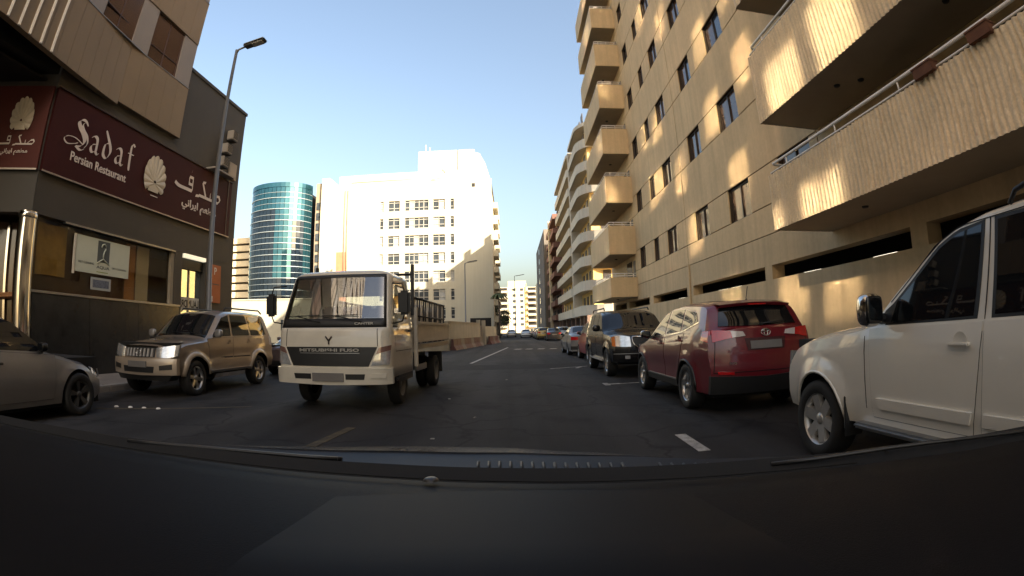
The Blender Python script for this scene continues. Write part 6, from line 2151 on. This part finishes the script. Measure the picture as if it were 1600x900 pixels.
    for k in range(6):
        pl_ = MB(); pl_.cbox((0, y0 + .4 + k * .6, 1.45 + .05 * (k % 3)), (1.7, .30, .68), Matrix.Rotation(.3, 3, 'X'), ch=.01)
        link('crate', pl_.mesh('crate', M('slat_pale', (.40, .36, .29))), ld)
    # wheels
    R_ = .37; rr = R_ * .60
    ty = MB(); tt = .10
    ty.lathe([(rr, -tt * .85), (R_ * .9, -tt), (R_ * .975, -tt * .86), (R_, -tt * .6), (R_, tt * .6), (R_ * .975, tt * .86), (R_ * .9, tt), (rr, tt * .85)], 36, 'X')
    mt = ty.mesh('tyre', rubber)
    rm = MB(); rm.lathe([(rr, -tt * .9), (rr * .92, -tt * .6), (rr * .55, -tt * .2), (rr * .40, -tt * .5), (.0, -tt * .6)], 28, 'X')
    mr = rm.mesh('rim', M('rim_painted', (.14, .135, .125), .5, .2, var=.2))
    for (x, y) in ((-.84, 1.12), (.84, 1.12), (-.86, 4.25), (-.62, 4.25), (.86, 4.25), (.62, 4.25)):
        wh = bpy.data.objects.new('wheel', None); C.objects.link(wh); wh.parent = t
        wh.location = (x, y, R_)
        if x > 0: wh.rotation_euler = (0, 0, math.pi)
        link('tyre', mt, wh); link('rim', mr, wh)
truck()

# ------------------------------------------------------------------ the car the camera rides in
def own_car():
    t = thing('own_car', 'dark dashboard, wipers and bonnet edge of the car carrying the camera', 'car', (-.15, .3, 0), world=True)
    K = .22 / .32
    ZD = CAM_H - .22
    edge = [(p[0] * K, p[1] * K) for p in ((-2.2, 1.02), (-1.809, 1.079), (-1.421, 1.111), (-1.112, 1.125), (-.877, 1.14), (-.661, 1.14), (-.312, 1.131), (-.01, 1.10), (.272, 1.058), (.563, 1.003), (.881, .908), (1.052, .84), (1.287, .76), (1.7, .60))]
    ed = lambda u: chain(edge, u)
    dash_m = M('dash_plastic', (.0035, .0035, .0046), .62, var=.12, vs=4, bump=.15, bs=500, spec=.15)
    # top pad: rolls from the windscreen edge back towards the camera and down
    prof = [(0, -.012), (.03, .0), (.12, .006), (.3, -.01), (.42, -.035), (.5, -.075), (.53, -.13)]
    mb = MB(); mb.smooth = True
    NU = 60
    vs = []
    for (b, dz) in prof:
        for i in range(NU + 1):
            x, y = ed(i / NU)
            hump = 0
            vs.append((x * (1 - .10 * b), y - .012 - b, ZD - .006 + dz))
    mb.add(vs, [(j * (NU + 1) + i, j * (NU + 1) + i + 1, (j + 1) * (NU + 1) + i + 1, (j + 1) * (NU + 1) + i) for j in range(len(prof) - 1) for i in range(NU)])
    dp = wpart('dashboard', mb, dash_m, t)
    q = MB(); q.smooth = True
    q.grid(lambda u, v: (-.28 + .05 * v + (.56 - .12 * v) * u, .22 + .40 * v - .03 * (2 * u - 1) ** 2, ZD - .075 + .085 * min(1, v * 2.2) ** .6 + .004 * math.sin(math.pi * u)), 18, 12)
    wpart('centre_panel', q, M('dash_panel', (.0048, .0048, .0060), .6, var=.1, spec=.15), dp)
    q = MB()
    q.tube([(x, y - .055, ZD + .002) for x, y in [ed(.12 + .62 * k / 20) for k in range(21)]], .0016, 5)
    wpart('pad_seam', q, seam, dp)
    q = MB(); q.smooth = True
    q.lathe([(0, .005), (.007, .0045), (.011, .002), (.0125, 0)], 14, 'Z', (-.125, ed(.46)[1] - .07, ZD + .001))
    wpart('light_sensor', q, M('sensor_grey', (.02, .02, .02), .35, var=0), dp)
    # black ceramic band of the windscreen foot
    q = MB()
    for i in range(NU):
        (xa, ya), (xb, yb) = ed(i / NU), ed((i + 1) / NU)
        q.add([(xa, ya - .014, ZD - .016), (xb, yb - .014, ZD - .016), (xb, yb + .012, ZD + .003), (xa, ya + .012, ZD + .003)], [(0, 1, 2, 3)])
    wpart('windscreen_seal', q, seam, t)
    # cowl grille, bonnet lip
    cow = M('cowl_black', (.006, .006, .0065), .55, var=.2, vs=20)
    q = MB(); q.smooth = True
    def co(u, v):
        x, y = ed(u)
        dep = float(np.interp(x, [-1.5, -1.05, -.75, -.5, -.22, 0, .2, .31, .44, .6, 1.2], [.012, .016, .03, .06, .10, .112, .085, .045, .022, .012, .01]))
        return (x * (1 - .01 * v), y + .012 + dep * v, ZD - .020 + .018 * v)
    q.grid(co, NU, 6)
    wpart('cowl', q, cow, t)
    for k in range(26):
        u = .53 + k * .0068 if k < 14 else .545 + k * .0068
        p0 = Vector(co(u, .25)); p1 = Vector(co(u, .62))
        d = MB(); d.tube([p0 + Vector((0, 0, .003)), p1 + Vector((0, 0, .003))], .0028, 5)
        wpart('cowl_slat', d, M('slat_grey', (.012, .012, .012), .5, var=0), t)
    bon = M('bonnet_paint', (.30, .31, .33), .22, .3, var=.05, coat=1)
    q = MB(); q.smooth = True
    def bo(u, v):
        uu = .30 + .36 * u
        x, y, z = co(uu, 1)
        return (x * (1 - .05 * v), y + .002 + .85 * v, z + .003 * math.sin(math.pi * u) - .12 * v - .16 * v * v - .06 * v * abs(2 * u - 1) ** 2)
    q.grid(bo, 30, 8)
    wpart('bonnet', q, bon, t)
    # wipers
    for (u0, u1, nm) in ((.27, .44, 0), (.70, .90, 1)):
        q = MB()
        pts = [Vector(co(u0 + (u1 - u0) * k / 8, .55 if nm == 0 else .35)) + Vector((0, 0, .004 + (.010 if nm else .003) * math.sin(math.pi * k / 8))) for k in range(9)]
        q.tube(pts, .0042, 6)
        wp = wpart('wiper', q, black_pl, t)
        b = MB()
        pts2 = [p + Vector((0, -.022, .006)) for p in pts]
        b.tube(pts2, .0035, 6)
        for k in (1, 3, 5, 7):
            b.tube([pts[k], pts2[k]], .003, 5)
        wpart('wiper_blade', b, M('wiper_grey', (.02, .02, .02), .4, var=0), wp)
    return t
own_car()

for o in bpy.data.objects:
    if '_base' in o:
        del o['_base']
